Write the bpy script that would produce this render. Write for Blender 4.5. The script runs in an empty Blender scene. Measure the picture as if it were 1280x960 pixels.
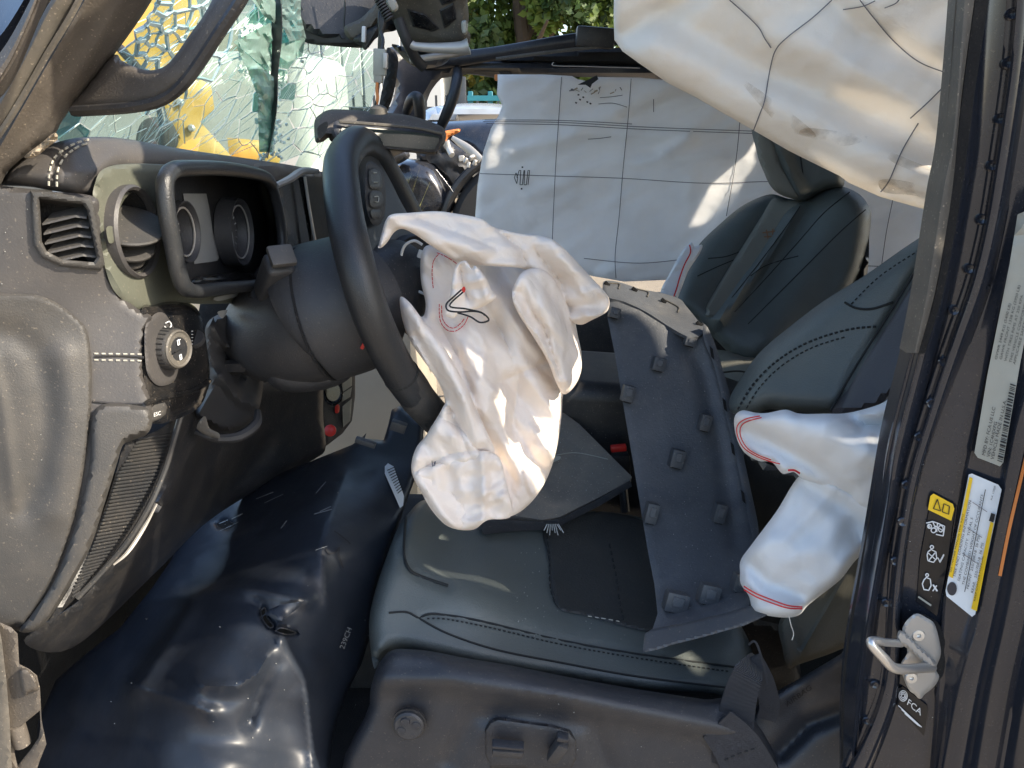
import bpy, bmesh, math, random
import numpy as np
from mathutils import Vector, Matrix, geometry
random.seed(7); np.random.seed(7)
sc = bpy.context.scene
C = sc.collection
# ---------------- camera, world, sun, exposure ----------------
PITCH = math.radians(20.0); CZ = 1.6; F = 960.0
cam_d = bpy.data.cameras.new('camera'); cam = bpy.data.objects.new('camera', cam_d); C.objects.link(cam)
cam.location = (0, 0, CZ); cam.rotation_euler = (math.pi/2 - PITCH, 0, 0)
cam_d.sensor_width = 36; cam_d.lens = 36*F/1280; cam_d.clip_start = 0.02; cam_d.clip_end = 800
sc.camera = cam
SUN = Vector((0.775, -0.265, 0.573)).normalized()       # towards the sun
w = bpy.data.worlds.new('World'); sc.world = w; w.use_nodes = True
wn = w.node_tree; bg = wn.nodes['Background']
sky = wn.nodes.new('ShaderNodeTexSky'); sky.sky_type = 'NISHITA'; sky.sun_disc = False
sky.sun_elevation = math.asin(SUN.z); sky.sun_rotation = math.atan2(SUN.x, SUN.y)
sky.dust_density = 1.5
wn.links.new(sky.outputs[0], bg.inputs[0]); bg.inputs[1].default_value = 0.15
sl = bpy.data.lights.new('sun', 'SUN'); sl.energy = 3.4; sl.angle = math.radians(0.5); sl.color = (1, 0.89, 0.72)
so = bpy.data.objects.new('sun', sl); C.objects.link(so); so.rotation_euler = SUN.to_track_quat('Z', 'Y').to_euler()
sc.view_settings.view_transform = 'Standard'; sc.view_settings.look = 'None'; sc.view_settings.gamma = 1
sc.view_settings.exposure = 1.48

# ---------------- geometry helpers ----------------
cP, sP = math.cos(PITCH), math.sin(PITCH)
def P(px, py, Y):
    v = (480-py)/F; dy = cP+v*sP; t = Y/dy
    return Vector(((px-640)/F*t, Y, CZ+(-sP+v*cP)*t))
def PA(px, py, Y):
    v = (480-py)/F; dy = cP+v*sP; t = Y/dy
    return np.stack([(px-640)/F*t, Y+0*t, CZ+(-sP+v*cP)*t], -1)
def proj(p):
    """world point to view position"""
    x, y, z = p[0], p[1], p[2]-CZ; d = y*cP-z*sP; u = y*sP+z*cP
    return (640+F*x/d, 480-F*u/d)
def planeX(x0):
    return lambda px, py: x0*F/(np.minimum(px, 639)-640)*(cP+(480-py)/F*sP) if x0 < 0 else x0*F/(np.maximum(px, 641)-640)*(cP+(480-py)/F*sP)
def planeZ(z0):
    return lambda px, py: (z0-CZ)/(-sP+(480-py)/F*cP)*(cP+(480-py)/F*sP)
def const(y): return lambda px, py: y+0*px
def smax(f, g, k=0.02):
    def h(px, py):
        a, b = f(px, py), g(px, py); return k*np.logaddexp(a/k, b/k)
    return h
def rbf(pts):
    p = np.array(pts, float); n = len(p)
    def phi(r): return np.where(r > 0, r*r*np.log(np.maximum(r, 1e-9)), 0)
    d = np.hypot(p[:, None, 0]-p[None, :, 0], p[:, None, 1]-p[None, :, 1])/300
    A = np.zeros((n+3, n+3)); A[:n, :n] = phi(d); A[:n, n] = 1; A[:n, n+1] = p[:, 0]/300; A[:n, n+2] = p[:, 1]/300
    A[n:, :n] = A[:n, n:].T
    A[:n, :n] += np.eye(n)*1e-6
    sol = np.linalg.lstsq(A, np.concatenate([p[:, 2], [0, 0, 0]]), rcond=None)[0]
    def f(px, py):
        px = np.asarray(px, float); py = np.asarray(py, float)
        r = np.hypot(px[..., None]-p[:, 0], py[..., None]-p[:, 1])/300
        return phi(r)@sol[:n]+sol[n]+sol[n+1]*px/300+sol[n+2]*py/300
    return f
def segdist(px, py, line):
    L = np.array(line, float); best = np.full(np.shape(px), 1e9)
    for a, b in zip(L[:-1], L[1:]):
        ab = b-a; t = np.clip(((px-a[0])*ab[0]+(py-a[1])*ab[1])/max(ab@ab, 1e-9), 0, 1)
        best = np.minimum(best, np.hypot(px-a[0]-t*ab[0], py-a[1]-t*ab[1]))
    return best
def strokes(lst):
    """ridges (amp>0 comes towards the viewer) along polylines: (line, width, amp[, sharp])"""
    def f(px, py):
        o = np.zeros(np.shape(px))
        for s in lst:
            d = segdist(px, py, s[0])
            o = o + s[2]*(np.exp(-d/s[1]) if len(s) > 3 else np.exp(-(d/s[1])**2))
        return o
    return f
def _h(ix, iy, s):
    n = (ix*374761393+iy*668265263+s*974711) & 0xffffffff
    n = ((n ^ (n >> 13))*1274126177) & 0xffffffff
    return ((n ^ (n >> 16)) & 0xffff)/65535.0
def vnoise(x, y, s=0):
    x = np.asarray(x, float); y = np.asarray(y, float)
    ix = np.floor(x).astype(np.int64); iy = np.floor(y).astype(np.int64); fx = x-ix; fy = y-iy
    fx = fx*fx*(3-2*fx); fy = fy*fy*(3-2*fy)
    a = _h(ix, iy, s)*(1-fx)+_h(ix+1, iy, s)*fx; b = _h(ix, iy+1, s)*(1-fx)+_h(ix+1, iy+1, s)*fx
    return a*(1-fy)+b*fy-0.5
def wrinkle(scale, amp, ang=0, stretch=2.5, seed=0, octs=3, ridged=True):
    ca, sa = math.cos(math.radians(ang)), math.sin(math.radians(ang))
    def f(px, py):
        u = (px*ca+py*sa)/scale/stretch; v = (-px*sa+py*ca)/scale
        u = u+vnoise(u*.7, v*.7, seed+9)*1.2; v = v+vnoise(u*.9+5, v*.9, seed+5)*1.2
        o = 0; a = amp
        for k in range(octs):
            n = vnoise(u, v, seed+k)*2
            o = o+a*((1-2*np.abs(n))*.5 if ridged else n*.5); a *= .5; u = u*2.1+3; v = v*2.1+7
        return o
    return f
def crumple(lam, amp, seed=0, n=5, a0=0, spread=180, wob=.5):
    """cloth folded into facets: straight sharp creases in several directions that fade in and out"""
    r = np.random.RandomState(seed); dirs = [(math.radians(a0+r.uniform(-spread/2, spread/2)), lam*r.uniform(.7, 1.7), r.uniform(0, 9), r.uniform(.5, 1)) for _ in range(n)]
    def f(px, py):
        o = 0
        wx = vnoise(px/lam/1.3, py/lam/1.3, seed+3)*lam*wob; wy = vnoise(px/lam/1.3+7, py/lam/1.3, seed+4)*lam*wob
        for k, (a, l, ph, w_) in enumerate(dirs):
            u = ((px+wx)*math.cos(a)+(py+wy)*math.sin(a))/l+ph
            t = np.abs((u % 1)*2-1)*2-1
            m = np.clip(vnoise(px/lam/1.8+k*13, py/lam/1.8, seed+20+k)*3+.6, 0, 1)
            o = o+t*m*w_
        return o*amp/math.sqrt(n)
    return f
def addf(*fs): return lambda px, py: sum(f(px, py) for f in fs)
def surf(D, disp=None):
    return (lambda px, py: D(px, py)-disp(px, py)) if disp else D
def catmull(pts, n=8, closed=False):
    p = [np.array(q, float) for q in pts]; out = []; m = len(p)
    rng = range(m) if closed else range(m-1)
    for i in rng:
        if closed: a, b, c, d = p[i-1], p[i], p[(i+1) % m], p[(i+2) % m]
        else: a, b, c, d = p[max(i-1, 0)], p[i], p[i+1], p[min(i+2, m-1)]
        for k in range(n):
            t = k/n
            out.append(.5*((2*b)+(-a+c)*t+(2*a-5*b+4*c-d)*t*t+(-a+3*b-3*c+d)*t**3))
    if not closed: out.append(p[-1])
    return out
def resample(pts, step, closed=False):
    p = [np.array(q, float) for q in pts]
    if closed: p = p+[p[0]]
    out = []
    for a, b in zip(p[:-1], p[1:]):
        n = max(1, int(round(np.linalg.norm(b-a)/step)))
        for k in range(n): out.append(a+(b-a)*k/n)
    if not closed: out.append(p[-1])
    return out
def inside(px, py, poly):
    c = np.zeros(np.shape(px), bool); n = len(poly)
    for i in range(n):
        x1, y1 = poly[i-1][:2]; x2, y2 = poly[i][:2]
        if y1 == y2: continue
        c ^= ((y1 > py) != (y2 > py)) & (px < (x2-x1)*(py-y1)/(y2-y1)+x1)
    return c
def pillow(outline, S, thick=.015, edge=8, bulge=.006, res=7, smooth=True, back=True, holes=(), tdir=None):
    """a solid skin: outline and depth in the view, own thickness behind it, rounded at the border"""
    ol = catmull(outline, 6, True) if smooth else [np.array(q, float) for q in outline]
    ol = resample(ol, res, True)
    # drop near duplicates
    o2 = []
    for q in ol:
        if not o2 or np.linalg.norm(q-o2[-1]) > res*.35: o2.append(q)
    if np.linalg.norm(o2[0]-o2[-1]) < res*.35: o2.pop()
    ol = o2
    loops = [ol]
    for h in holes:
        loops.append(resample(h, res, True))
    arr = np.array(ol); x0, y0 = arr.min(0); x1, y1 = arr.max(0)
    gx = []; r = 0; y = y0
    while y < y1:
        off = (r % 2)*.5*res
        for x in np.arange(x0+off, x1, res): gx.append((x, y))
        y += res*.866; r += 1
    g = np.array(gx) if gx else np.zeros((0, 2))
    if len(g):
        m = inside(g[:, 0], g[:, 1], ol)
        for h in loops[1:]: m &= ~inside(g[:, 0], g[:, 1], h)
        g = g[m]
    if len(g):
        d = np.minimum.reduce([segdist(g[:, 0], g[:, 1], l+[l[0]]) for l in loops])
        g = g[d > res*.45]
    co = []; edges = []
    for l in loops:
        b = len(co); co += [tuple(q[:2]) for q in l]; edges += [(b+i, b+(i+1) % len(l)) for i in range(len(l))]
    co += [tuple(q) for q in g]
    r_ = geometry.delaunay_2d_cdt([Vector(q) for q in co], edges, [], 0, 1e-5)
    vs = np.array([tuple(v) for v in r_[0]]); fs = [tuple(f) for f in r_[2]]
    cx = np.array([vs[list(f)].mean(0) for f in fs]); m = inside(cx[:, 0], cx[:, 1], ol)
    for h in loops[1:]: m &= ~inside(cx[:, 0], cx[:, 1], h)
    fs = [f for f, k in zip(fs, m) if k]
    d = np.minimum.reduce([segdist(vs[:, 0], vs[:, 1], l+[l[0]]) for l in loops])
    q = np.clip(d/edge, 0, 1); prof = np.sqrt(np.maximum(0, 1-(1-q)**2))
    Y = S(vs[:, 0], vs[:, 1])+bulge*(1-prof)
    V = PA(vs[:, 0], vs[:, 1], Y); n = len(V)
    if not back: return [tuple(v) for v in V], fs
    if tdir is None:
        c_ = V.mean(0)-np.array((0, 0, CZ)); tdir = c_/np.linalg.norm(c_)
    Bk = V+np.array(tdir)*thick
    # count boundary edges
    ec = {}
    for f in fs:
        for i in range(3):
            a, b = f[i], f[(i+1) % 3]; ec[(min(a, b), max(a, b))] = ec.get((min(a, b), max(a, b)), 0)+1
    F2 = list(fs)+[tuple(reversed([i+n for i in f])) for f in fs]
    for f in fs:
        for i in range(3):
            a, b = f[i], f[(i+1) % 3]
            if ec[(min(a, b), max(a, b))] == 1: F2.append((b, a, a+n, b+n))
    return [tuple(v) for v in V]+[tuple(v) for v in Bk], F2
def join(*ms):
    V = []; Fc = []
    for v, f in ms:
        b = len(V); V += list(v); Fc += [tuple(i+b for i in q) for q in f]
    return V, Fc
def tube(pts, r, seg=10, n=6, smooth=True, flat=1.0, up=None, closed=False):
    pts = [np.array(tuple(p), float) for p in pts]
    rs = list(r) if hasattr(r, '__len__') else [r]*len(pts)
    if smooth and len(pts) > 2:
        q = catmull([np.append(p, rr) for p, rr in zip(pts, rs)], n, closed)
    else: q = [np.append(p, rr) for p, rr in zip(pts, rs)]
    V = []; Fc = []; m = len(q); prev = None
    for i, a in enumerate(q):
        if closed: t = q[(i+1) % m][:3]-q[i-1][:3]
        else: t = q[min(i+1, m-1)][:3]-q[max(i-1, 0)][:3]
        t = Vector(t).normalized()
        if up is not None: u = Vector(up)
        elif prev is None: u = Vector((0, 0, 1)) if abs(t.z) < .9 else Vector((1, 0, 0))
        else: u = prev
        x = (u-t*u.dot(t)).normalized(); prev = x; y = t.cross(x)
        for k in range(seg):
            an = 2*math.pi*k/seg
            V.append(tuple(Vector(a[:3])+x*math.cos(an)*a[3]+y*math.sin(an)*a[3]*flat))
    for i in range(m if closed else m-1):
        for k in range(seg):
            a = i*seg+k; b = i*seg+(k+1) % seg; j = (i+1) % m
            Fc.append((a, b, j*seg+(k+1) % seg, j*seg+k))
    if not closed: Fc += [tuple(range(seg))[::-1], tuple((m-1)*seg+k for k in range(seg))]
    return V, Fc
def ptube(pp, r, **k): return tube([P(*q) for q in pp], r, **k)
def stube(line, S, r, off=0.0, step=12, **k):
    """tube following a surface S along a pixel line"""
    l = resample(catmull(line, 6) if len(line) > 2 else line, step)
    return tube([P(q[0], q[1], float(S(np.array(q[0]), np.array(q[1])))-off) for q in l], r, smooth=False, **k)
def lathe(c, axis, prof, seg=32, up=(0, 0, 1), sx=1.0):
    ax = Vector(axis).normalized(); u = Vector(up); x = (u-ax*u.dot(ax)).normalized(); y = ax.cross(x); c = Vector(c)
    V = []; Fc = []
    for r, h in prof:
        for k in range(seg):
            a = 2*math.pi*k/seg; V.append(tuple(c+ax*h+x*math.cos(a)*r*sx+y*math.sin(a)*r))
    for i in range(len(prof)-1):
        for k in range(seg):
            Fc.append((i*seg+k, i*seg+(k+1) % seg, (i+1)*seg+(k+1) % seg, (i+1)*seg+k))
    Fc += [tuple(range(seg))[::-1], tuple((len(prof)-1)*seg+k for k in range(seg))]
    return V, Fc
def box(c, sz, R=None, bev=0.0, seg=2):
    bm = bmesh.new(); bmesh.ops.create_cube(bm, size=1)
    for v in bm.verts: v.co = Vector((v.co.x*sz[0], v.co.y*sz[1], v.co.z*sz[2]))
    if bev > 0: bmesh.ops.bevel(bm, geom=list(bm.edges), offset=bev, segments=seg, profile=.6, affect='EDGES')
    R = R or Matrix.Identity(3); c = Vector(c)
    V = [tuple(c+R@v.co) for v in bm.verts]; bm.verts.index_update()
    Fc = [tuple(v.index for v in f.verts) for f in bm.faces]; bm.free(); return V, Fc
def rot(rx=0, ry=0, rz=0):
    return (Matrix.Rotation(math.radians(rz), 3, 'Z')@Matrix.Rotation(math.radians(ry), 3, 'Y')@Matrix.Rotation(math.radians(rx), 3, 'X'))
def loft(lines, na=40, nc=3, thick=.004, smooth_across=False, tdir=(0, 1, 0)):
    """skin across several long lines given as (px, py, Y)"""
    R = []
    for l in lines:
        q = catmull(l, 10); q = np.array(q); s = np.r_[0, np.cumsum(np.linalg.norm(np.diff(q[:, :2], axis=0), axis=1))]
        u = np.linspace(0, s[-1], na); R.append(np.stack([np.interp(u, s, q[:, k]) for k in range(3)], 1))
    rows = []
    for j in range(na):
        sec = [r[j] for r in R]
        if smooth_across: sec = catmull(sec, nc)
        elif nc > 1: sec = [a+(b-a)*k/nc for a, b in zip(sec[:-1], sec[1:]) for k in range(nc)]+[sec[-1]]
        rows.append(sec)
    m = len(rows[0]); A = np.array(rows).reshape(-1, 3); V = PA(A[:, 0], A[:, 1], A[:, 2])
    Fc = [(j*m+i, j*m+i+1, (j+1)*m+i+1, (j+1)*m+i) for j in range(na-1) for i in range(m-1)]
    n = len(V); B = V+np.array(tdir)*thick
    bd = [i for i in range(m)]+[j*m+m-1 for j in range(1, na)]+[(na-1)*m+i for i in range(m-2, -1, -1)]+[j*m for j in range(na-2, 0, -1)]
    F2 = Fc+[tuple(i+n for i in f[::-1]) for f in Fc]+[(bd[i], bd[i-1], bd[i-1]+n, bd[i]+n) for i in range(len(bd))]
    return [tuple(v) for v in V]+[tuple(v) for v in B], F2
def decal(poly, S, off=.0015, thick=.0006, res=12, smooth=False):
    return pillow(poly, lambda x, y: S(x, y)-off, thick=thick, edge=1, bulge=0, res=res, smooth=smooth)
def line_decal(line, S, wpx=1.2, off=.0015, step=8, smooth=True):
    l = resample(catmull(line, 8) if (len(line) > 2 and smooth) else line, step); l = np.array(l)[:, :2]
    t = np.gradient(l, axis=0); t /= np.maximum(np.linalg.norm(t, axis=1, keepdims=True), 1e-9)
    nrm = np.stack([-t[:, 1], t[:, 0]], 1); A = l+nrm*wpx/2; B = l-nrm*wpx/2
    VA = PA(A[:, 0], A[:, 1], S(A[:, 0], A[:, 1])-off); VB = PA(B[:, 0], B[:, 1], S(B[:, 0], B[:, 1])-off)
    n = len(l); V = [tuple(v) for v in VA]+[tuple(v) for v in VB]
    V2 = V+[(v[0], v[1]+.0004, v[2]) for v in V]
    Fc = [(i, i+1, n+i+1, n+i) for i in range(n-1)]
    Fc += [tuple(k+2*n for k in f[::-1]) for f in Fc]
    return V2, Fc
_fc = {}
def text_mesh(s):
    if s not in _fc:
        cu = bpy.data.curves.new('t', 'FONT'); cu.body = s; cu.size = 1; cu.resolution_u = 3
        o = bpy.data.objects.new('t', cu); C.objects.link(o)
        me = bpy.data.meshes.new_from_object(o); V = [tuple(v.co) for v in me.vertices]; Fc = [tuple(p.vertices) for p in me.polygons]
        bpy.data.objects.remove(o); bpy.data.meshes.remove(me); _fc[s] = (V, Fc)
    return _fc[s]
def text(s, org, u, v, S, off=.0022):
    """flat print: local x runs along pixel vector u, local y along v (per unit of letter size)"""
    V, Fc = text_mesh(s)
    if not V: return [], []
    a = np.array(V); px = org[0]+a[:, 0]*u[0]+a[:, 1]*v[0]; py = org[1]+a[:, 0]*u[1]+a[:, 1]*v[1]
    W = PA(px, py, S(px, py)-off); return [tuple(q) for q in W], Fc
def stitches(line, S, r=.0006, dash=5, gap=4, off=.0004):
    l = resample(catmull(line, 8), 1.0); ms = []; i = 0
    while i+dash < len(l):
        a, b = l[int(i)], l[int(i+dash)]
        pa = [P(q[0], q[1], float(S(np.array(q[0]), np.array(q[1])))-off) for q in (a, b)]
        ms.append(tube(pa, r, seg=5, smooth=False)); i += dash+gap
    return join(*ms)
# ---------------- object helpers ----------------
def thing(name, label, cat, base=(0, 0, 0), group=None):
    o = bpy.data.objects.new(name, None); C.objects.link(o); o.location = base; o.empty_display_size = .05
    o['label'] = label; o['category'] = cat
    if group: o['group'] = group
    return o
def origin(p):
    b = Vector((0, 0, 0))
    while p is not None: b += p.location; p = p.parent
    return b
def part(name, vf, m, parent=None, label=None, cat=None, group=None, kind=None, ang=38, flat=False, base=None):
    V, Fc = vf; b = origin(parent) if parent is not None else Vector(base) if base is not None else Vector((0, 0, 0))
    me = bpy.data.meshes.new(name); me.from_pydata([(v[0]-b.x, v[1]-b.y, v[2]-b.z) for v in V], [], Fc); me.update()
    bm = bmesh.new(); bm.from_mesh(me); bmesh.ops.recalc_face_normals(bm, faces=bm.faces); bm.to_mesh(me); bm.free()
    if not flat:
        me.polygons.foreach_set('use_smooth', [True]*len(me.polygons)); me.set_sharp_from_angle(angle=math.radians(ang))
    me.materials.append(m); o = bpy.data.objects.new(name, me); C.objects.link(o)
    if parent is not None: o.parent = parent
    elif base is not None: o.location = b
    if label: o['label'] = label
    if cat: o['category'] = cat
    if group: o['group'] = group
    if kind: o['kind'] = kind
    return o
# ---------------- materials ----------------
def mat(name, col, rough=.5, metal=0., bump=0., bs=300., dust=0., dcol=(.30, .25, .19), var=.15, vs=8., spec=.5, coat=0., trans=0.,
        wave=None, dsc=430., grime=0., rvar=0., bdist=.002, sheen=0., wrink=0., ws=18., facet=0., fs=26.):
    m = bpy.data.materials.new(name); m.use_nodes = True; n = m.node_tree.nodes; L = m.node_tree.links
    b = n['Principled BSDF']; tc = n.new('ShaderNodeTexCoord'); O = tc.outputs['Object']
    def noise(s, d=3, r=.6, dist=0):
        t = n.new('ShaderNodeTexNoise'); t.inputs['Scale'].default_value = s; t.inputs['Detail'].default_value = d
        t.inputs['Roughness'].default_value = r; t.inputs['Distortion'].default_value = dist; L.new(O, t.inputs['Vector']); return t.outputs['Fac']
    def ramp(x, a, c):
        t = n.new('ShaderNodeMapRange'); L.new(x, t.inputs[0]); t.inputs[1].default_value = a; t.inputs[2].default_value = c; return t.outputs[0]
    def mix(f, a, c):
        t = n.new('ShaderNodeMix'); t.data_type = 'RGBA'
        for k, v in ((0, f), (6, a), (7, c)):
            if hasattr(v, 'default_value') or hasattr(v, 'links'): L.new(v, t.inputs[k])
            else: t.inputs[k].default_value = v if k == 0 else (*v, 1)
        return t.outputs[2]
    c = mix(ramp(noise(vs, 4), .3, .7), tuple(x*(1-var) for x in col), tuple(min(1, x*(1+var)) for x in col))
    if grime: c = mix(math_(n, L, ramp(noise(vs*1.7, 6, .7), .5, .75), grime), c, dcol)
    if dust:
        d1 = math_(n, L, ramp(noise(dsc, 2, .5), .66, .72), dust)
        c = mix(d1, c, tuple(min(1, x*1.7) for x in dcol))
        d2 = math_(n, L, ramp(noise(22, 5, .7), .42, .8), dust*.55)
        c = mix(d2, c, dcol)
    L.new(c, b.inputs['Base Color']); b.inputs['Roughness'].default_value = rough; b.inputs['Metallic'].default_value = metal
    b.inputs['Specular IOR Level'].default_value = spec
    if rvar:
        t = n.new('ShaderNodeMapRange'); L.new(noise(14, 5, .7), t.inputs[0]); t.inputs[1].default_value = .3; t.inputs[2].default_value = .7
        t.inputs[3].default_value = max(.03, rough-rvar); t.inputs[4].default_value = min(1, rough+rvar); L.new(t.outputs[0], b.inputs['Roughness'])
    if coat: b.inputs['Coat Weight'].default_value = coat; b.inputs['Coat Roughness'].default_value = .12
    if sheen: b.inputs['Sheen Weight'].default_value = sheen
    nrm = None
    def bumpn(h, s, dist):
        nonlocal nrm
        t = n.new('ShaderNodeBump'); t.inputs['Strength'].default_value = s; t.inputs['Distance'].default_value = dist; L.new(h, t.inputs['Height'])
        if nrm is not None: L.new(nrm, t.inputs['Normal'])
        nrm = t.outputs[0]
    if wrink:
        t1 = n.new('ShaderNodeMath'); t1.operation = 'SUBTRACT'; L.new(noise(ws, 4, .55, 1.0), t1.inputs[0]); t1.inputs[1].default_value = .5
        t2 = n.new('ShaderNodeMath'); t2.operation = 'ABSOLUTE'; L.new(t1.outputs[0], t2.inputs[0]); bumpn(t2.outputs[0], wrink, .02)
    if facet:      # pressed-in fold lines between flat facets of cloth
        nz = n.new('ShaderNodeTexNoise'); nz.inputs['Scale'].default_value = fs*.45; nz.inputs['Detail'].default_value = 2; L.new(O, nz.inputs['Vector'])
        va = n.new('ShaderNodeVectorMath'); va.operation = 'MULTIPLY_ADD'; L.new(nz.outputs['Color'], va.inputs[0]); va.inputs[1].default_value = (.05, .05, .05); L.new(O, va.inputs[2])
        for k_, f_ in ((1, 1.), (2.3, .5)):
            vo = n.new('ShaderNodeTexVoronoi'); vo.feature = 'DISTANCE_TO_EDGE'; vo.inputs['Scale'].default_value = fs*k_; L.new(va.outputs[0], vo.inputs['Vector']); bumpn(vo.outputs['Distance'], facet*f_, .03/k_)
    if bump: bumpn(noise(bs, 3, .6), bump, bdist)
    if wave:
        t = n.new('ShaderNodeTexWave'); t.inputs['Scale'].default_value = wave; t.bands_direction = 'Z'; L.new(O, t.inputs['Vector']); bumpn(t.outputs['Fac'], 1, .004)
    if nrm is not None: L.new(nrm, b.inputs['Normal'])
    if trans:
        tr = n.new('ShaderNodeBsdfTranslucent'); L.new(c, tr.inputs['Color']); mx = n.new('ShaderNodeMixShader'); mx.inputs[0].default_value = trans
        if nrm is not None: L.new(nrm, tr.inputs['Normal'])
        L.new(b.outputs[0], mx.inputs[1]); L.new(tr.outputs[0], mx.inputs[2]); L.new(mx.outputs[0], n['Material Output'].inputs[0])
    return m
def math_(n, L, x, k):
    t = n.new('ShaderNodeMath'); t.operation = 'MULTIPLY'; L.new(x, t.inputs[0]); t.inputs[1].default_value = k; return t.outputs[0]
def glass_mat(name, tint, white=.1, gloss=.18, rough=.04):
    m = bpy.data.materials.new(name); m.use_nodes = True; n = m.node_tree.nodes; L = m.node_tree.links
    for x in list(n):
        if x.type == 'BSDF_PRINCIPLED': n.remove(x)
    out = n['Material Output']; t = n.new('ShaderNodeBsdfTransparent'); t.inputs[0].default_value = (*tint, 1)
    g = n.new('ShaderNodeBsdfGlossy'); g.inputs['Roughness'].default_value = rough; g.inputs[0].default_value = (.9, 1, .97, 1)
    d = n.new('ShaderNodeBsdfPrincipled'); d.inputs['Base Color'].default_value = (.55, .72, .68, 1); d.inputs['Roughness'].default_value = .5
    tc = n.new('ShaderNodeTexCoord'); vo = n.new('ShaderNodeTexVoronoi'); vo.feature = 'DISTANCE_TO_EDGE'; vo.inputs['Scale'].default_value = 55
    L.new(tc.outputs['Object'], vo.inputs['Vector']); mr = n.new('ShaderNodeMapRange'); L.new(vo.outputs['Distance'], mr.inputs[0])
    mr.inputs[1].default_value = .0; mr.inputs[2].default_value = .07; mr.inputs[3].default_value = min(.8, white+.05); mr.inputs[4].default_value = white
    m1 = n.new('ShaderNodeMixShader'); m1.inputs[0].default_value = gloss; L.new(t.outputs[0], m1.inputs[1]); L.new(g.outputs[0], m1.inputs[2])
    m2 = n.new('ShaderNodeMixShader'); L.new(mr.outputs[0], m2.inputs[0]); L.new(m1.outputs[0], m2.inputs[1]); L.new(d.outputs[0], m2.inputs[2])
    L.new(m2.outputs[0], out.inputs[0]); return m
TAN = (.30, .25, .19)
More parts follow.
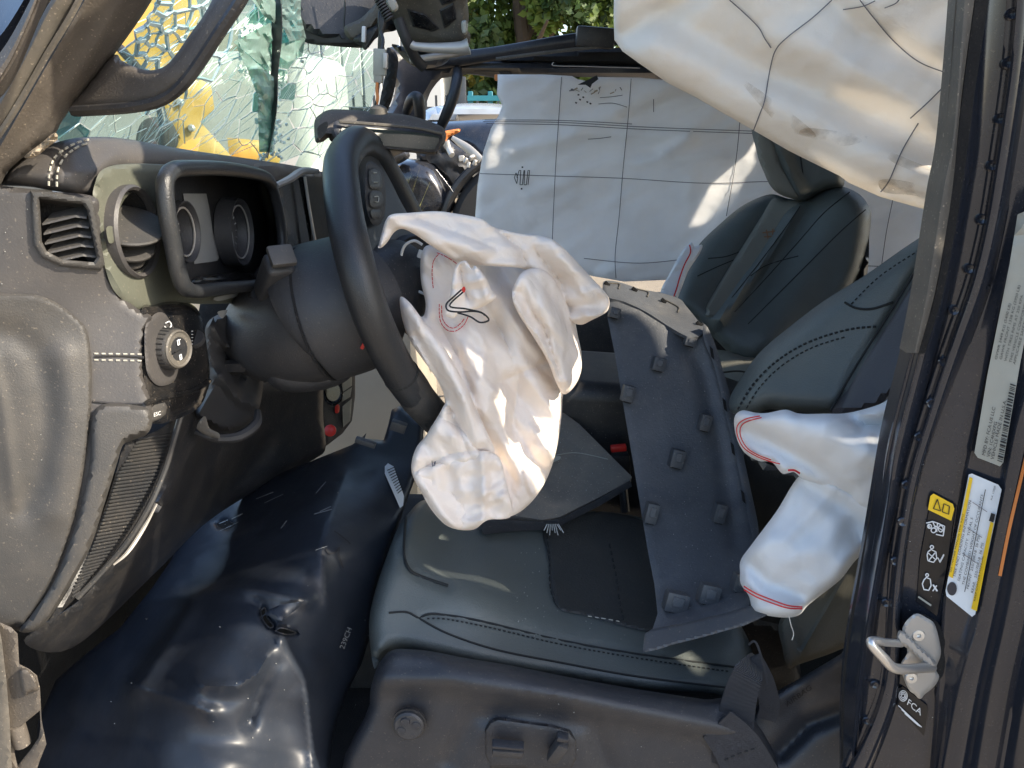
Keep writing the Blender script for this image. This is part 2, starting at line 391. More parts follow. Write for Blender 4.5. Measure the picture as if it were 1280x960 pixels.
M = dict(
 dash=mat('soft_dark_grey_vinyl', (.058, .055, .055), .5, bump=.15, bs=500, dust=.14, var=.1),
 dash2=mat('grained_grey_plastic', (.05, .048, .046), .52, bump=.22, bs=700, dust=.16, var=.12),
 pad=mat('dash_top_vinyl', (.07, .065, .063), .48, bump=.15, bs=500, dust=.2, var=.1),
 green=mat('olive_grey_trim', (.095, .10, .078), .5, bump=.1, bs=500, dust=.15, var=.08),
 trim=mat('pillar_trim_grained', (.075, .065, .056), .6, bump=.45, bs=420, bdist=.0012, dust=.35, var=.15),
 seal=mat('rubber_seal', (.08, .073, .063), .6, dust=.4, bump=.2),
 black=mat('black_plastic', (.018, .019, .022), .42, bump=.2, bs=400, dust=.18, var=.2),
 blackgl=mat('gloss_black', (.008, .009, .011), .13, dust=.22, var=.2, rvar=.08),
 rim=mat('steering_leather', (.022, .024, .027), .34, bump=.25, bs=700, dust=.06, var=.1),
 hub=mat('hub_plastic', (.03, .034, .038), .5, bump=.2, bs=500, dust=.08),
 shroud=mat('column_shroud', (.035, .036, .04), .48, bump=.3, bs=600, dust=.1),
 sheet=mat('crumpled_plastic', (.016, .021, .031), .42, dust=.04, var=.25, rvar=.08, coat=.0, wrink=.08, ws=5),
 bag=mat('airbag_nylon', (.95, .85, .755), .8, bump=.25, bs=900, var=.02, trans=.16, wrink=.15, ws=26, facet=.13, fs=20),
 bag2=mat('curtain_nylon', (.88, .88, .88), .8, bump=.2, bs=900, var=.04, trans=.42, wrink=.12, ws=9, grime=.06, dcol=(.5, .42, .32)),
 bag2w=mat('near_curtain_nylon', (.87, .83, .77), .8, bump=.2, bs=900, var=.05, trans=.35, wrink=.12, ws=9, grime=.08, dcol=(.5, .4, .28)),
 bag3=mat('side_bag_nylon', (.82, .84, .86), .8, bump=.2, bs=900, var=.03, trans=.15, wrink=.12, ws=10),
 leather=mat('green_grey_leather', (.092, .106, .103), .42, bump=.35, bs=550, var=.12, dust=.05),
 leather_in=mat('dark_insert_leather', (.026, .028, .028), .55, bump=.5, bs=300, var=.15, dust=.08),
 insert=mat('olive_seat_insert', (.17, .165, .14), .5, bump=.3, bs=500, var=.1),
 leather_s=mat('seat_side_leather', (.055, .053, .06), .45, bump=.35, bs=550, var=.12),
 seatpl=mat('seat_side_plastic', (.024, .027, .034), .4, bump=.3, bs=700, dust=.12, var=.1),
 grey=mat('grey_trim_plastic', (.078, .084, .095), .46, bump=.3, bs=350, dust=.3, var=.22, grime=.35, dcol=(.22, .21, .2)),
 greyd=mat('grey_clip_plastic', (.062, .067, .076), .5, dust=.25),
 board=mat('dusty_grey_board', (.15, .14, .125), .75, bump=.3, bs=200, dust=.7, var=.2, grime=.4),
 paint=mat('granite_metallic_paint', (.024, .029, .042), .17, metal=.35, dust=.09, var=.1, coat=.6, rvar=.06),
 paintd=mat('dark_wreck_paint', (.02, .024, .034), .2, metal=.3, dust=.25, coat=.8, var=.2),
 silver=mat('silver_roof_paint', (.45, .47, .5), .25, metal=.2, coat=.6),
 steel=mat('zinc_steel', (.46, .44, .41), .38, metal=.35, dust=.15, var=.15, rvar=.1),
 chrome=mat('bright_metal', (.62, .6, .57), .3, metal=.7), smoke=mat('smoky_mirror_face', (.035, .045, .04), .22, dust=.2),
 rail=mat('black_frame', (.02, .022, .028), .38, dust=.15, bump=.2, bs=250),
 web=mat('seat_belt_webbing', (.10, .105, .12), .6, bump=.5, bs=500, wave=260),
 carpet=mat('black_carpet', (.006, .006, .007), .9, bump=.8, bs=500, dust=.08),
 thread=mat('pale_thread', (.42, .40, .34), .7), threadd=mat('dark_thread', (.012, .014, .015), .8),
 red=mat('red_thread', (.62, .03, .035), .7), redp=mat('red_plastic', (.5, .02, .015), .4), orange=mat('orange_plastic', (.6, .2, .05), .5),
 wire=mat('white_wire', (.7, .68, .64), .4), ink=mat('black_ink', (.015, .015, .018), .7), pencil=mat('grid_ink', (.13, .13, .15), .8),
 stain=mat('soot_stain', (.36, .30, .23), .9, var=.3), white=mat('white_print', (.72, .73, .74), .5), yellow=mat('label_yellow', (.85, .55, .02), .45),
 label=mat('grey_label', (.33, .33, .29), .45, dust=.2), grit=mat('glass_grit', (.30, .30, .28), .4), labelw=mat('white_label', (.68, .72, .76), .4), labelb=mat('black_label', (.008, .009, .012), .3),
 badge=mat('dark_round_badge', (.03, .035, .05), .3), copper=mat('copper_embroidery', (.22, .10, .05), .6),
 grille=mat('ribbed_grille', (.03, .031, .033), .45, dust=.2), gauge=mat('gauge_face', (.10, .10, .105), .35, dust=.3),
 display=mat('grey_display', (.30, .31, .31), .4, dust=.35), needle=mat('gauge_print', (.5, .5, .5), .5),
 asphalt=mat('sunlit_asphalt', (.25, .205, .15), .9, bump=.8, bs=60, bdist=.01, var=.2, vs=3, dust=.3, dsc=90),
 ym=mat('machine_yellow', (.44, .27, .055), .5, var=.12, vs=2, grime=.2), wall=mat('pale_concrete', (.33, .29, .225), .85, bump=.4, bs=30, var=.12, vs=2),
 tyre=mat('tyre_rubber', (.016, .016, .017), .8, bump=.4, bs=100), bark=mat('bark', (.09, .065, .045), .9, bump=.8, bs=20),
 leaf=mat('leaf', (.13, .19, .035), .55, var=.5, vs=1.3, trans=.35), leafy=mat('leaf_yellow', (.34, .29, .05), .6, var=.4, vs=1.5, trans=.35), leafd=mat('leaf_dark', (.04, .075, .02), .55, var=.4, vs=1.3, trans=.2),
 fence=mat('fence_steel', (.05, .055, .06), .5, metal=.3), teal=mat('teal_paint', (.02, .16, .2), .4), bwhite=mat('white_cladding', (.46, .46, .44), .6, var=.06, vs=1),
 crack=mat('crack_glass', (.62, .74, .70), .3), crackb=mat('crack_glass_blue', (.30, .42, .47), .35), shell=mat('dark_shell', (.03, .03, .032), .6),
 pane=glass_mat('windshield_glass', (.84, .93, .89), .06, .05), paneg=glass_mat('crazed_green_glass', (.42, .70, .62), .32, .25, .12),
 panet=glass_mat('teal_film_glass', (.10, .42, .46), .22, .2, .1), mirrorg=mat('mirror_glass', (.35, .4, .4), .04, metal=1.),
 grass=mat('dry_grass', (.24, .23, .08), .8, var=.4, vs=2),
)
# ================= SETTING =================
g = part('asphalt_ground', ([(-300, -60, 0), (300, -60, 0), (300, 500, 0), (-300, 500, 0)], [(0, 1, 2, 3)]), M['asphalt'], kind='structure', flat=True)
# cracks in the tarmac, thin tar lines
ck = [ptube([(415+i*9, 492+6*math.sin(i*1.3)+i*1.2, 3.6) for i in range(0, 14)], .002, seg=4)]
def ground_line(pts, wd):
    V = []; n = len(pts)
    for i, (x, y) in enumerate(pts):
        V += [(x, y-wd*(1+.4*math.sin(i*2.3)), .004), (x, y+wd*(1+.4*math.cos(i*1.7)), .004)]
    return V, [(2*i, 2*i+2, 2*i+3, 2*i+1) for i in range(n-1)]
for k, (x0, y0, a) in enumerate([(-1.5, 4.1, .08), (-1.6, 3.5, -.1), (.2, 3.4, .3), (-.9, 2.9, .2)]):
    random.seed(k); pts = [(x0+i*.09, y0+i*.09*a+random.uniform(-.02, .02)) for i in range(18)]
    part('tarmac_crack', ground_line(pts, .008), M['black'], g)

# ---- trees beyond the fence
def tree(x, y, h, r, label, lm, seed, n=6500, group='trees beyond the fence'):
    rnd = np.random.RandomState(seed); t = thing('broadleaf_tree', label, 'tree', (x, y, 0), group)
    part('trunk', tube([(x, y, -.1), (x+.1, y, h*.3), (x-.1, y+.1, h*.6), (x, y, h*.85)], [.2, .16, .1, .04], seg=8), M['bark'], t)
    for k in range(6):
        a = k*1.05+seed; z0 = h*(.3+.08*k)
        part('limb', tube([(x, y, z0), (x+math.cos(a)*r*.4, y+math.sin(a)*r*.4, z0+h*.13), (x+math.cos(a)*r*.8, y+math.sin(a)*r*.8, z0+h*.2)], [.08, .05, .02], seg=6), M['bark'], t)
    cl = []
    for k in range(46):
        a = rnd.uniform(0, 6.28); q = rnd.uniform(.25, 1)**.6; zz = rnd.uniform(-1, 1)
        cl.append((x+math.cos(a)*r*q*math.sqrt(1-zz*zz*.8), y+math.sin(a)*r*q*math.sqrt(1-zz*zz*.8), h*.62+zz*h*.36, r*rnd.uniform(.16, .34)))
    per = n//len(cl)
    for mi, mm in enumerate(lm):
        V = []; Fc = []
        for ci, c in enumerate(cl):
            if ci % len(lm) != mi: continue
            for _ in range(per):
                d = rnd.normal(size=3); d /= np.linalg.norm(d); p = np.array(c[:3])+d*c[3]*rnd.uniform(.5, 1.1)
                u = rnd.normal(size=3); u /= np.linalg.norm(u); v = np.cross(u, rnd.normal(size=3)); v /= np.linalg.norm(v); s = rnd.uniform(.05, .11)
                b = len(V); V += [tuple(p-u*s), tuple(p+v*s*.6), tuple(p+u*s), tuple(p-v*s*.6)]; Fc.append((b, b+1, b+2, b+3))
        part('crown', (V, Fc), mm, t, flat=True)
tree(1.6, 15, 6.2, 2.3, 'full green tree seen above the roof rail, nearest the hanging airbag', [M['leaf'], M['leafd'], M['leafy']], 3, 16000)
tree(.2, 14, 5.6, 1.5, 'bright green leafy tree in the middle of the gap above the roof rail', [M['leaf'], M['leaf'], M['leafd']], 5, 11000)
tree(-1.15, 18, 5.2, .75, 'yellowing tree just right of the overhead console', [M['leafy'], M['leaf']], 8, 5000)
tree(3.4, 19, 5.5, 2.4, 'dark green tree behind the top of the hanging airbag', [M['leafd'], M['leaf']], 12, 5000)
tree(-.3, 24, 3.6, 3., 'dark low tree behind the picket fence', [M['leafd'], M['leaf']], 15, 7000)

# ---- picket fence
fe = thing('picket_fence', 'dark steel picket fence seen through the gap left of the torn white curtain', 'fence', (-1, 9.5, 0))
for i in range(26):
    part('picket', box((-2.2+i*.12, 9.5, .85), (.025, .025, 1.7)), M['fence'], fe)
for z in (.25, 1.55): part('fence_rail', box((-.7, 9.53, z), (3.1, .03, .05)), M['fence'], fe)
part('post', box((-.58, 9.48, .95), (.1, .1, 1.9), bev=.01), M['fence'], fe)
bl = thing('metal_building', 'pale clad building behind the picket fence', 'building', (-3, 14, 0))
part('wall', box((-4.1, 14, 1.6), (6, 3, 3.2)), M['bwhite'], bl)
for i in range(20): part('wall_panel', box((-6.9+i*.3, 12.48, 1.6), (.27, .05, 3.1), bev=.01, seg=1), M['bwhite'], bl)
part('roof', box((-4.1, 14, 3.25), (6.2, 3.3, .12)), M['fence'], bl)
tk = thing('teal_rack', 'teal framed equipment rack standing beyond the silver roof', 'rack', (-.1, 8.3, 0))
for x in (-.42, -.22, 0, .2): part('upright', box((x, 8.3, .85), (.05, .05, 1.75), bev=.005, seg=1), M['teal'], tk)
for z in (1.0, 1.3, 1.5, 1.66): part('crossbar', box((-.1, 8.27, z), (.7, .05, .05)), M['teal'], tk)
part('cabinet', box((-.1, 8.6, .7), (.66, .4, 1.3), bev=.02), M['teal'], tk)

# ---- dark wrecked car beyond the passenger side
wc = thing('wrecked_car', 'dark blue crashed car with silver roof, parked beyond the missing passenger door', 'car', (-.2, 3.4, 0))
S1 = rbf([(450, 150, 3.35), (640, 150, 3.2), (640, 330, 3.0), (450, 330, 3.1)])
part('roof', pillow([(528, 142), (545, 133), (590, 129), (650, 131), (760, 136), (760, 150), (640, 150), (575, 153), (528, 158)], surf(const(3.5)), thick=1.2, edge=8, bulge=.1, res=8), M['silver'], wc)
part('side_panel', pillow([(515, 156), (575, 151), (650, 148), (780, 150), (780, 300), (640, 300), (600, 215), (570, 190), (520, 175)], S1, thick=.25, edge=25, bulge=.08, res=12), M['paintd'], wc)
part('front_fender', pillow([(490, 215), (500, 200), (530, 200), (548, 210), (565, 240), (568, 262), (540, 280), (480, 290), (478, 240)], surf(const(2.95), wrinkle(40, .012, 20, seed=3)), thick=.2, edge=22, bulge=.12, res=6), M['paintd'], wc)
part('crushed_inner_panel', pillow([(545, 165), (575, 185), (600, 195), (612, 215), (590, 235), (570, 240), (550, 215), (525, 200), (520, 180)], surf(const(3.05), wrinkle(20, .03, 40, seed=6)), thick=.1, edge=6, bulge=.02, res=5), M['black'], wc)
c = P(652, 290, 3.0)
part('tyre', lathe(c, (0, -1, .05), [(.01, .1), (.17, .1), (.25, .09), (.275, .04), (.275, -.1), (.01, -.1)], 40), M['tyre'], wc)
part('wheel_arch', tube([c+Vector((-.30*math.cos(a), -.04, .30*math.sin(a))) for a in np.linspace(-.6, 2.6, 14)], .018, seg=8), M['black'], wc)
part('torn_bracket', pillow([(550, 166), (560, 163), (575, 161), (573, 166), (562, 171), (556, 178), (552, 176)], const(2.9), thick=.03, edge=3, bulge=.01, res=3), M['orange'], wc)
part('bent_tube', ptube([(558, 176, 2.9), (561, 186, 2.9), (565, 194, 2.88)], .011), M['steel'], wc)
part('bare_metal_strip', ptube([(565, 172, 2.9), (585, 186, 2.88), (601, 200, 2.86)], [.008, .016, .014], flat=.4), M['steel'], wc)
for i, (x, y) in enumerate([(577, 198), (583, 201), (590, 197), (594, 203), (586, 206)]):
    part('broken_clip', box(P(x, y, 2.86), (.02, .012, .02), rot(i*30, i*20, i*50), .002, 1), M['steel'], wc)
part('chrome_edge', ptube([(545, 212, 2.84), (556, 226, 2.84), (566, 240, 2.84)], .003), M['paintd'], wc)
part('mirror_stub', pillow([(480, 190), (505, 186), (512, 196), (496, 206), (484, 205)], const(2.9), thick=.06, edge=8, bulge=.03, res=4), M['black'], wc)

# ---- yellow machine, blocks and scrub seen through the windshield
ym = thing('yellow_machine', 'yellow painted machine seen through the shattered windshield', 'machine', (-2.6, 4.4, 0))
SY = rbf([(120, 0, 3.9), (290, 0, 4.2), (290, 220, 4.2), (120, 220, 3.9)])
part('body', pillow([(60, -60), (232, -60), (250, 20), (236, 52), (210, 78), (226, 104), (205, 128), (140, 112), (60, 120)], SY, thick=.5, edge=5, bulge=.03, res=14, smooth=False), M['ym'], ym)
part('arm', pillow([(196, 118), (238, 90), (264, 108), (268, 136), (250, 152), (290, 196), (292, 240), (190, 240), (218, 172), (196, 150)], lambda x, y: SY(x, y)-.25, thick=.22, edge=5, bulge=.02, res=12, smooth=False), M['ym'], ym)
part('lower_beam', pillow([(284, 172), (330, 176), (352, 196), (345, 212), (288, 206)], lambda x, y: SY(x, y)-.2, thick=.2, edge=4, bulge=.02, res=10, smooth=False), M['ym'], ym)
part('joint_plate', pillow([(180, 150), (212, 150), (222, 182), (188, 200), (170, 180)], lambda x, y: SY(x, y)-.3, thick=.06, edge=4, bulge=.01, res=8), M['shell'], ym)
for q in [(226, 128), (240, 160), (206, 60), (255, 205)]:
    part('bolt', lathe(P(q[0], q[1], float(SY(np.array(q[0]), np.array(q[1])))-.26), (0, -1, 0), [(.018, 0), (.018, .012), (.012, .018)], 8), M['steel'], ym)
part('hose', ptube([(150, 60, 3.7), (190, 110, 3.65), (205, 160, 3.6), (200, 215, 3.6)], .02), M['black'], ym)
tb = part('teal_barrel', lathe(P(96, 225, 3.2), (0, 0, 1), [(.01, -.9), (.28, -.9), (.28, -.3), (.295, -.29), (.28, -.28), (.28, .12), (.295, .13), (.28, .14), (.01, .14)], 28), M['teal'], cat='barrel', label='teal drum standing behind the lower windshield corner', base=P(96, 225, 3.2)-Vector((0, 0, .9)))
cw = thing('block_wall', 'pale concrete block wall behind the windshield', 'wall', (-3, 6.5, 0))
for r_ in range(7):
    for i in range(9):
        x = -6.2+i*.52+(r_ % 2)*.26
        part('block', box((x, 6.5+random.uniform(-.01, .01), .16+r_*.31), (.5, .35, .29), bev=.015, seg=1), M['wall'], cw)
wv = thing('white_van', 'white van side behind the far half of the windshield', 'van', (-1.9, 5.4, 0))
part('body', box((-2.05, 5.5, 1.35), (1.7, 1.2, 1.1), bev=.12, seg=3), M['bwhite'], wv)
part('lower_body', box((-2.05, 5.46, .62), (1.74, 1.24, .4), bev=.05), M['wall'], wv)
for x in (-2.6, -1.5): part('wheel', lathe((x, 4.88, .32), (0, -1, 0), [(.01, .02), (.16, .02), (.3, .05), (.32, 0), (.32, -.12), (.01, -.12)], 28), M['tyre'], wv)
rs = np.random.RandomState(4); V = []; Fc = []
for i in range(1500):
    x = rs.uniform(-1.15, -.42); y = rs.uniform(2.7, 3.3); z = 1.0+rs.uniform(0, .1); a = rs.uniform(0, 6.28); l = rs.uniform(.12, .34); s = .004
    dx, dy = math.cos(a)*s, math.sin(a)*s; lx, ly = rs.uniform(-.15, .15, 2); b = len(V)
    V += [(x-dx, y-dy, z), (x+dx, y+dy, z), (x+lx, y+ly, z+l)]; Fc.append((b, b+1, b+2))
part('tall_grass', (V, Fc), M['grass'], kind='stuff', flat=True, label='tall yellow green grass behind the windshield', cat='grass')
bk = part('planter_bank', box((-.8, 3.0, .52), (.9, .8, 1.04), bev=.05), M['wall'], cat='planter', label='low concrete planter carrying the tall grass', base=(-.8, 3.0, 0))

fl = thing('cabin_floor', 'black carpeted floor pan and tunnel of the cabin', 'floor', (0, 1.3, .5))
part('floor_pan', box((.2, 1.25, .5), (2.6, 1.36, .05)), M['carpet'], fl)
part('bulkhead', box((-1.0, 1.1, .82), (.05, 1.3, .7), rot(0, -12, 0)), M['carpet'], fl)
part('tunnel', box((.1, 1.32, .68), (2.0, .26, .32), bev=.05, seg=3), M['carpet'], fl)
part('sill', box((-.3, .60, .52), (1.7, .08, .12), bev=.02, seg=2), M['black'], fl)
part('rear_floor', box((1.2, 1.25, .7), (.8, 1.4, .35)), M['carpet'], fl)
part('passenger_door_sill', box((.80, 1.99, .80), (1.36, .08, .66), bev=.02), M['black'], fl)
part('kick_panel', box((-.78, 1.0, .9), (.25, .7, .5), rot(0, 20, 0), .04), M['carpet'], fl)

# ---------- left front pillar with grab handle ----------
ap = thing('front_pillar', 'dusty brown-grey windshield pillar trim leaning across the top left corner', 'pillar', P(60, 160, .66))
part('outer_skin', loft([[(-80, 60, .55), (-10, 0, .55), (30, -70, .55)], [(-60, 90, .53), (0, 45, .53), (52, -40, .53)], [(-40, 130, .535), (20, 40, .535), (70, -60, .535)]], 20, 3), M['paintd'], ap)
part('outer_ridge', loft([[(-60, 120, .52), (0, 66, .52), (48, -20, .52), (60, -50, .52)], [(-52, 150, .51), (0, 96, .515), (34, 30, .515), (60, -40, .515)], [(-40, 150, .54), (6, 110, .54), (45, 25, .54), (80, -60, .54)]], 24, 3, smooth_across=True), M['trim'], ap)
part('door_gap', loft([[(-60, 190, .60), (0, 100, .60), (50, 0, .60), (75, -50, .60)], [(-50, 240, .62), (0, 150, .62), (60, 50, .62), (100, -50, .62)]], 12, 2), M['black'], ap)
part('weather_strip', tube([P(-40, 208, .585), P(0, 149, .585), P(22, 112, .585), P(48, 64, .585), P(70, 20, .585), P(88, -8, .585), P(108, -50, .585)], .0105, seg=12, flat=.55, up=(0, 1, 0)), M['seal'], ap)
part('strip_lip', ptube([(-30, 204, .58), (0, 166, .58), (30, 118, .58), (60, 66, .58), (86, 24, .58), (104, -10, .58), (126, -50, .58)], .0022, seg=6), M['seal'], ap)
AP = rbf([(0, 190, .60), (100, -10, .60), (40, 200, .63), (200, -10, .64), (90, 130, .645), (60, 110, .61), (-60, 300, .6)])
part('trim_panel', pillow([(-60, 250), (-30, 210), (2, 168), (30, 122), (60, 70), (86, 28), (108, -12), (128, -50), (215, -50), (190, 0), (168, 34), (140, 72), (112, 106), (90, 134), (76, 154), (66, 172), (40, 188), (10, 214), (0, 232), (-40, 300)],
     surf(AP, strokes([([(30, 205), (70, 140), (110, 80), (160, 0), (180, -40)], 16, .006), ([(45, 185), (90, 120), (130, 60), (170, -10)], 5, -.003)])), thick=.04, edge=9, bulge=.01, res=6), M['trim'], ap)
gh = part('grab_handle', pillow([(82, 134), (104, 112), (140, 70), (150, 76), (165, 83), (182, 88), (197, 87), (210, 80), (222, 66), (240, 40), (256, 18), (272, -12), (288, -50), (322, -50), (306, -10), (292, 12), (276, 36), (258, 66), (238, 94), (222, 110), (208, 122), (190, 130), (160, 134), (120, 138), (96, 139)],
     rbf([(90, 130, .645), (150, 130, .62), (200, 120, .6), (240, 60, .59), (290, 0, .58), (150, 72, .635), (200, 88, .6)]), thick=.028, edge=13, bulge=.014, res=5), M['trim'], ap)
part('handle_piping', ptube([(92, 139, .634), (130, 137, .622), (165, 134, .608), (195, 128, .597), (215, 118, .59), (232, 102, .585), (250, 78, .582), (276, 38, .576), (300, 2, .572), (322, -40, .57)], .0042, seg=8), M['black'], gh)
part('dirt_clod', pillow([(30, 196), (50, 180), (68, 166), (72, 174), (60, 184), (44, 196)], surf(const(.6), wrinkle(5, .006, seed=2)), thick=.02, edge=5, bulge=.006, res=3), M['asphalt'], ap)

# ---------- windshield: shards, crack lines, folded film ----------
ws = thing('windshield', 'shattered windshield, crazed and torn, with teal cracks between the shards', 'windshield', P(300, 190, 1.1))
WD = rbf([(30, 200, .74), (60, 190, .80), (190, -10, .72), (120, 80, .76), (400, 210, 1.5), (478, 140, 1.8), (480, -10, 1.7), (345, 100, 1.22), (300, 200, 1.15), (200, 180, .95)])
WO = [(200, -30), (480, -30), (484, 40), (482, 90), (476, 140), (440, 180), (420, 216), (300, 214), (170, 206), (30, 215), (20, 190), (78, 120), (140, 72), (189, 0)]
def clip(poly, a, b):      # keep the side nearer to a
    m = (a+b)/2; d = b-a; out = []
    for i in range(len(poly)):
        p, q = poly[i-1], poly[i]; sp = (p-m)@d; sq = (q-m)@d
        if (sp <= 0) != (sq <= 0): t = sp/(sp-sq); out.append(p+(q-p)*t)
        if sq <= 0: out.append(q)
    return out
rs = np.random.RandomState(11)
hits = [np.array((208., 42.)), np.array((398., 110.)), np.array((320., 30.))]
sites = []
while len(sites) < 190:
    k = rs.randint(0, 4)
    if k < 3:
        h = hits[k]; r = abs(rs.normal())*58+4; a = rs.uniform(0, 6.28); q = h+np.array((math.cos(a), math.sin(a)))*r
    else: q = np.array((rs.uniform(60, 484), rs.uniform(-30, 214)))
    if inside(q[:1], q[1:], WO)[0] and all(np.hypot(*(q-s)) > (11 if k else 12) for s in sites): sites.append(q)
def warp(q):   # long streaks that run towards the upper right
    ca, sa = math.cos(-.85), math.sin(-.85); v = q-np.array((300, 150)); u = v[0]*ca+v[1]*sa; w_ = -v[0]*sa+v[1]*ca
    k = 1/(1+min(min(np.hypot(*(q-h)) for h in hits[:2]), 90)/38)
    return np.array((u*(.42+.58*k), w_))
sw = np.array([warp(s) for s in sites]); S_ = np.array(sites)
segs = set(); shardn = 0; ms = ['pane']
for i, s in enumerate(sites):
    poly = [np.array(q, float) for q in ((s[0]-70, s[1]-70), (s[0]+70, s[1]-70), (s[0]+70, s[1]+70), (s[0]-70, s[1]+70))]
    # anisotropic metric: stretch along the streak direction
    ca, sa = math.cos(-.85), math.sin(-.85); dh = min(min(np.hypot(*(s-h)) for h in hits[:2]), 90); e = .38+.62/(1+(dh/40)**2)
    T = lambda q: np.array(((q[0]*ca+q[1]*sa)*e, -q[0]*sa+q[1]*ca)); Ti = lambda v: np.array((v[0]/e*ca-v[1]*sa, v[0]/e*sa+v[1]*ca))
    pt = [T(q) for q in poly]; ts = T(s)
    nb = np.argsort(np.hypot(*(S_-s).T))[1:26]
    for j in nb:
        pt = clip(pt, ts, T(S_[j]))
        if len(pt) < 3: break
    if len(pt) < 3: continue
    pl = [Ti(v) for v in pt]; cen = sum(pl)/len(pl)
    if not inside(cen[:1], cen[1:], WO)[0]: continue
    for k in range(len(pl)):
        a, b = pl[k-1], pl[k]; key = tuple(sorted([tuple(np.round(a/3).astype(int)), tuple(np.round(b/3).astype(int))])); segs.add((key, tuple(a), tuple(b)))
    tx, ty = rs.normal(size=2)*.00022
    pts = [cen+(q-cen)*(1-1.1/max(4, np.hypot(*(q-cen)))) for q in pl]
    V = [P(q[0], q[1], float(WD(q[0], q[1]))+tx*(q[0]-cen[0])+ty*(q[1]-cen[1])) for q in pts]
    V2 = V+[v+Vector((-.002, .003, .001)) for v in V]; n = len(V)
    Fs = [tuple(range(n)), tuple(range(n, 2*n))[::-1]]+[(k, (k+1) % n, (k+1) % n+n, k+n) for k in range(n)]
    mm = 'panet' if (cen[0] < 118 and cen[1] > 138) else ('paneg' if (abs(cen[0]-338) < 24 and cen[1] < 120) else ms[i % len(ms)])
    part('shard', ([tuple(v) for v in V2], Fs), M[mm], ws, flat=True); shardn += 1
print('shards', shardn)
done = {}; cr = []; crb = []
for key, a, b in segs:
    if key in done or np.hypot(a[0]-b[0], a[1]-b[1]) < 3: continue
    done[key] = 1
    if not inside(np.array([a[0]]), np.array([a[1]]), WO)[0] or not inside(np.array([b[0]]), np.array([b[1]]), WO)[0]: continue
    near = min(math.hypot(a[0]-208, a[1]-42), 1e9) < 85
    if not near and rs.rand() < .25: continue
    r = (.0014 if near else .0005)*rs.uniform(.4, 1.6)
    mid = ((a[0]+b[0])/2+rs.uniform(-1.2, 1.2), (a[1]+b[1])/2+rs.uniform(-1.2, 1.2))
    t = tube([P(q[0], q[1], float(WD(*q))-.002) for q in (a, mid, b)], [r, r*1.3, r], seg=4, smooth=False)
    (crb if near else cr).append(t)
part('crack_line', join(*cr), M['crack'], ws, kind='stuff', flat=True)
part('crack_line', join(*crb), M['crackb'], ws, kind='stuff', flat=True)
# fine hairline streaks
st = []
for _ in range(230):
    x = rs.uniform(90, 478); y = rs.uniform(20, 205); a = -.85+rs.normal()*.3; l = rs.uniform(14, 80)
    q2 = (x+math.cos(a)*l, y+math.sin(a)*l)
    if not inside(np.array([x, q2[0]]), np.array([y, q2[1]]), WO).all(): continue
    st.append(tube([P(x, y, float(WD(x, y))-.004), P(*q2, float(WD(*q2))-.004)], [.0002, .0005], seg=3, smooth=False))
part('hairline', join(*st), M['crack'], ws, kind='stuff', flat=True)
# crumbs of crushed glass
cb = []
for _ in range(700):
    k = rs.randint(0, 3)
    if k == 0: q = (338+rs.normal()*8, rs.uniform(60, 200))
    elif k == 1: q = (356+rs.normal()*12, 50+rs.normal()*10)
    else: q = (rs.uniform(300, 345), rs.uniform(30, 90))
    cb.append(box(P(q[0], q[1], float(WD(*q))-.012), (.004, .003, .004), rot(*rs.uniform(0, 90, 3))))
part('glass_crumbs', join(*cb), M['crack'], ws, kind='stuff', flat=True)
fW = lambda o: (lambda x, y: WD(x, y)-o)
for nm, ol, o, mm in [('folded_flap', [(292, 52), (318, 38), (338, 28), (345, 60), (342, 92), (322, 78)], .03, 'paneg'),
                  ('folded_flap', [(292, 52), (322, 80), (342, 96), (346, 140), (340, 190), (324, 190), (322, 120), (308, 84)], .05, 'paneg'),
                  ('folded_flap', [(350, -20), (376, -20), (376, 20), (383, 48), (362, 52), (352, 30)], .06, 'panet'),
                  ('folded_flap', [(300, -20), (345, -20), (344, 30), (330, 20)], .04, 'paneg'),
                  ('folded_flap', [(348, 56), (382, 46), (378, 70), (360, 78), (348, 70)], .05, 'paneg')]:
    part(nm, pillow(ol, surf(fW(o), wrinkle(12, .02, 60, seed=len(ol))), thick=.002, edge=2, bulge=0, res=4, smooth=False), M[mm], ws, ang=20)
part('torn_seam', loft([[(334, -20, 1.14), (340, 40, 1.14), (338, 100, 1.16), (338, 150, 1.18), (332, 196, 1.2)], [(350, -20, 1.13), (352, 40, 1.13), (347, 90, 1.15), (345, 140, 1.16), (334, 198, 1.19)]], 24, 2), M['rail'], ws)

# ---------- overhead: visor, console, mirror ----------
vi = thing('sun_visor', 'dark headliner panel with sun visor hanging above the broken glass', 'sun visor', P(420, 20, 1.3))
part('visor_panel', pillow([(376, -40), (500, -40), (500, 30), (478, 42), (455, 58), (430, 54), (376, 30)], rbf([(376, -40, 1.3), (376, 40, 1.28), (480, 40, 1.32)]), thick=.03, edge=8, bulge=.01, res=7), M['rail'], vi)
part('visor_underside', pillow([(374, 28), (428, 34), (452, 44), (462, 58), (452, 60), (420, 58), (380, 52)], const(1.30), thick=.05, edge=6, bulge=.01, res=5), M['shell'], vi)
part('seam', ptube([(430, -30, 1.275), (431, 10, 1.272), (430, 33, 1.27), (436, 40, 1.27)], .0014, seg=5), M['black'], vi)
part('edge_trim', pillow([(430, 34), (452, 22), (480, -5), (482, 12), (466, 34), (440, 50)], const(1.255), thick=.02, edge=5, bulge=.008, res=4), M['seal'], vi)
part('pale_tab', box(P(455, 43, 1.24), (.006, .01, .022), rot(0, 6, 0), .002), M['white'], vi)
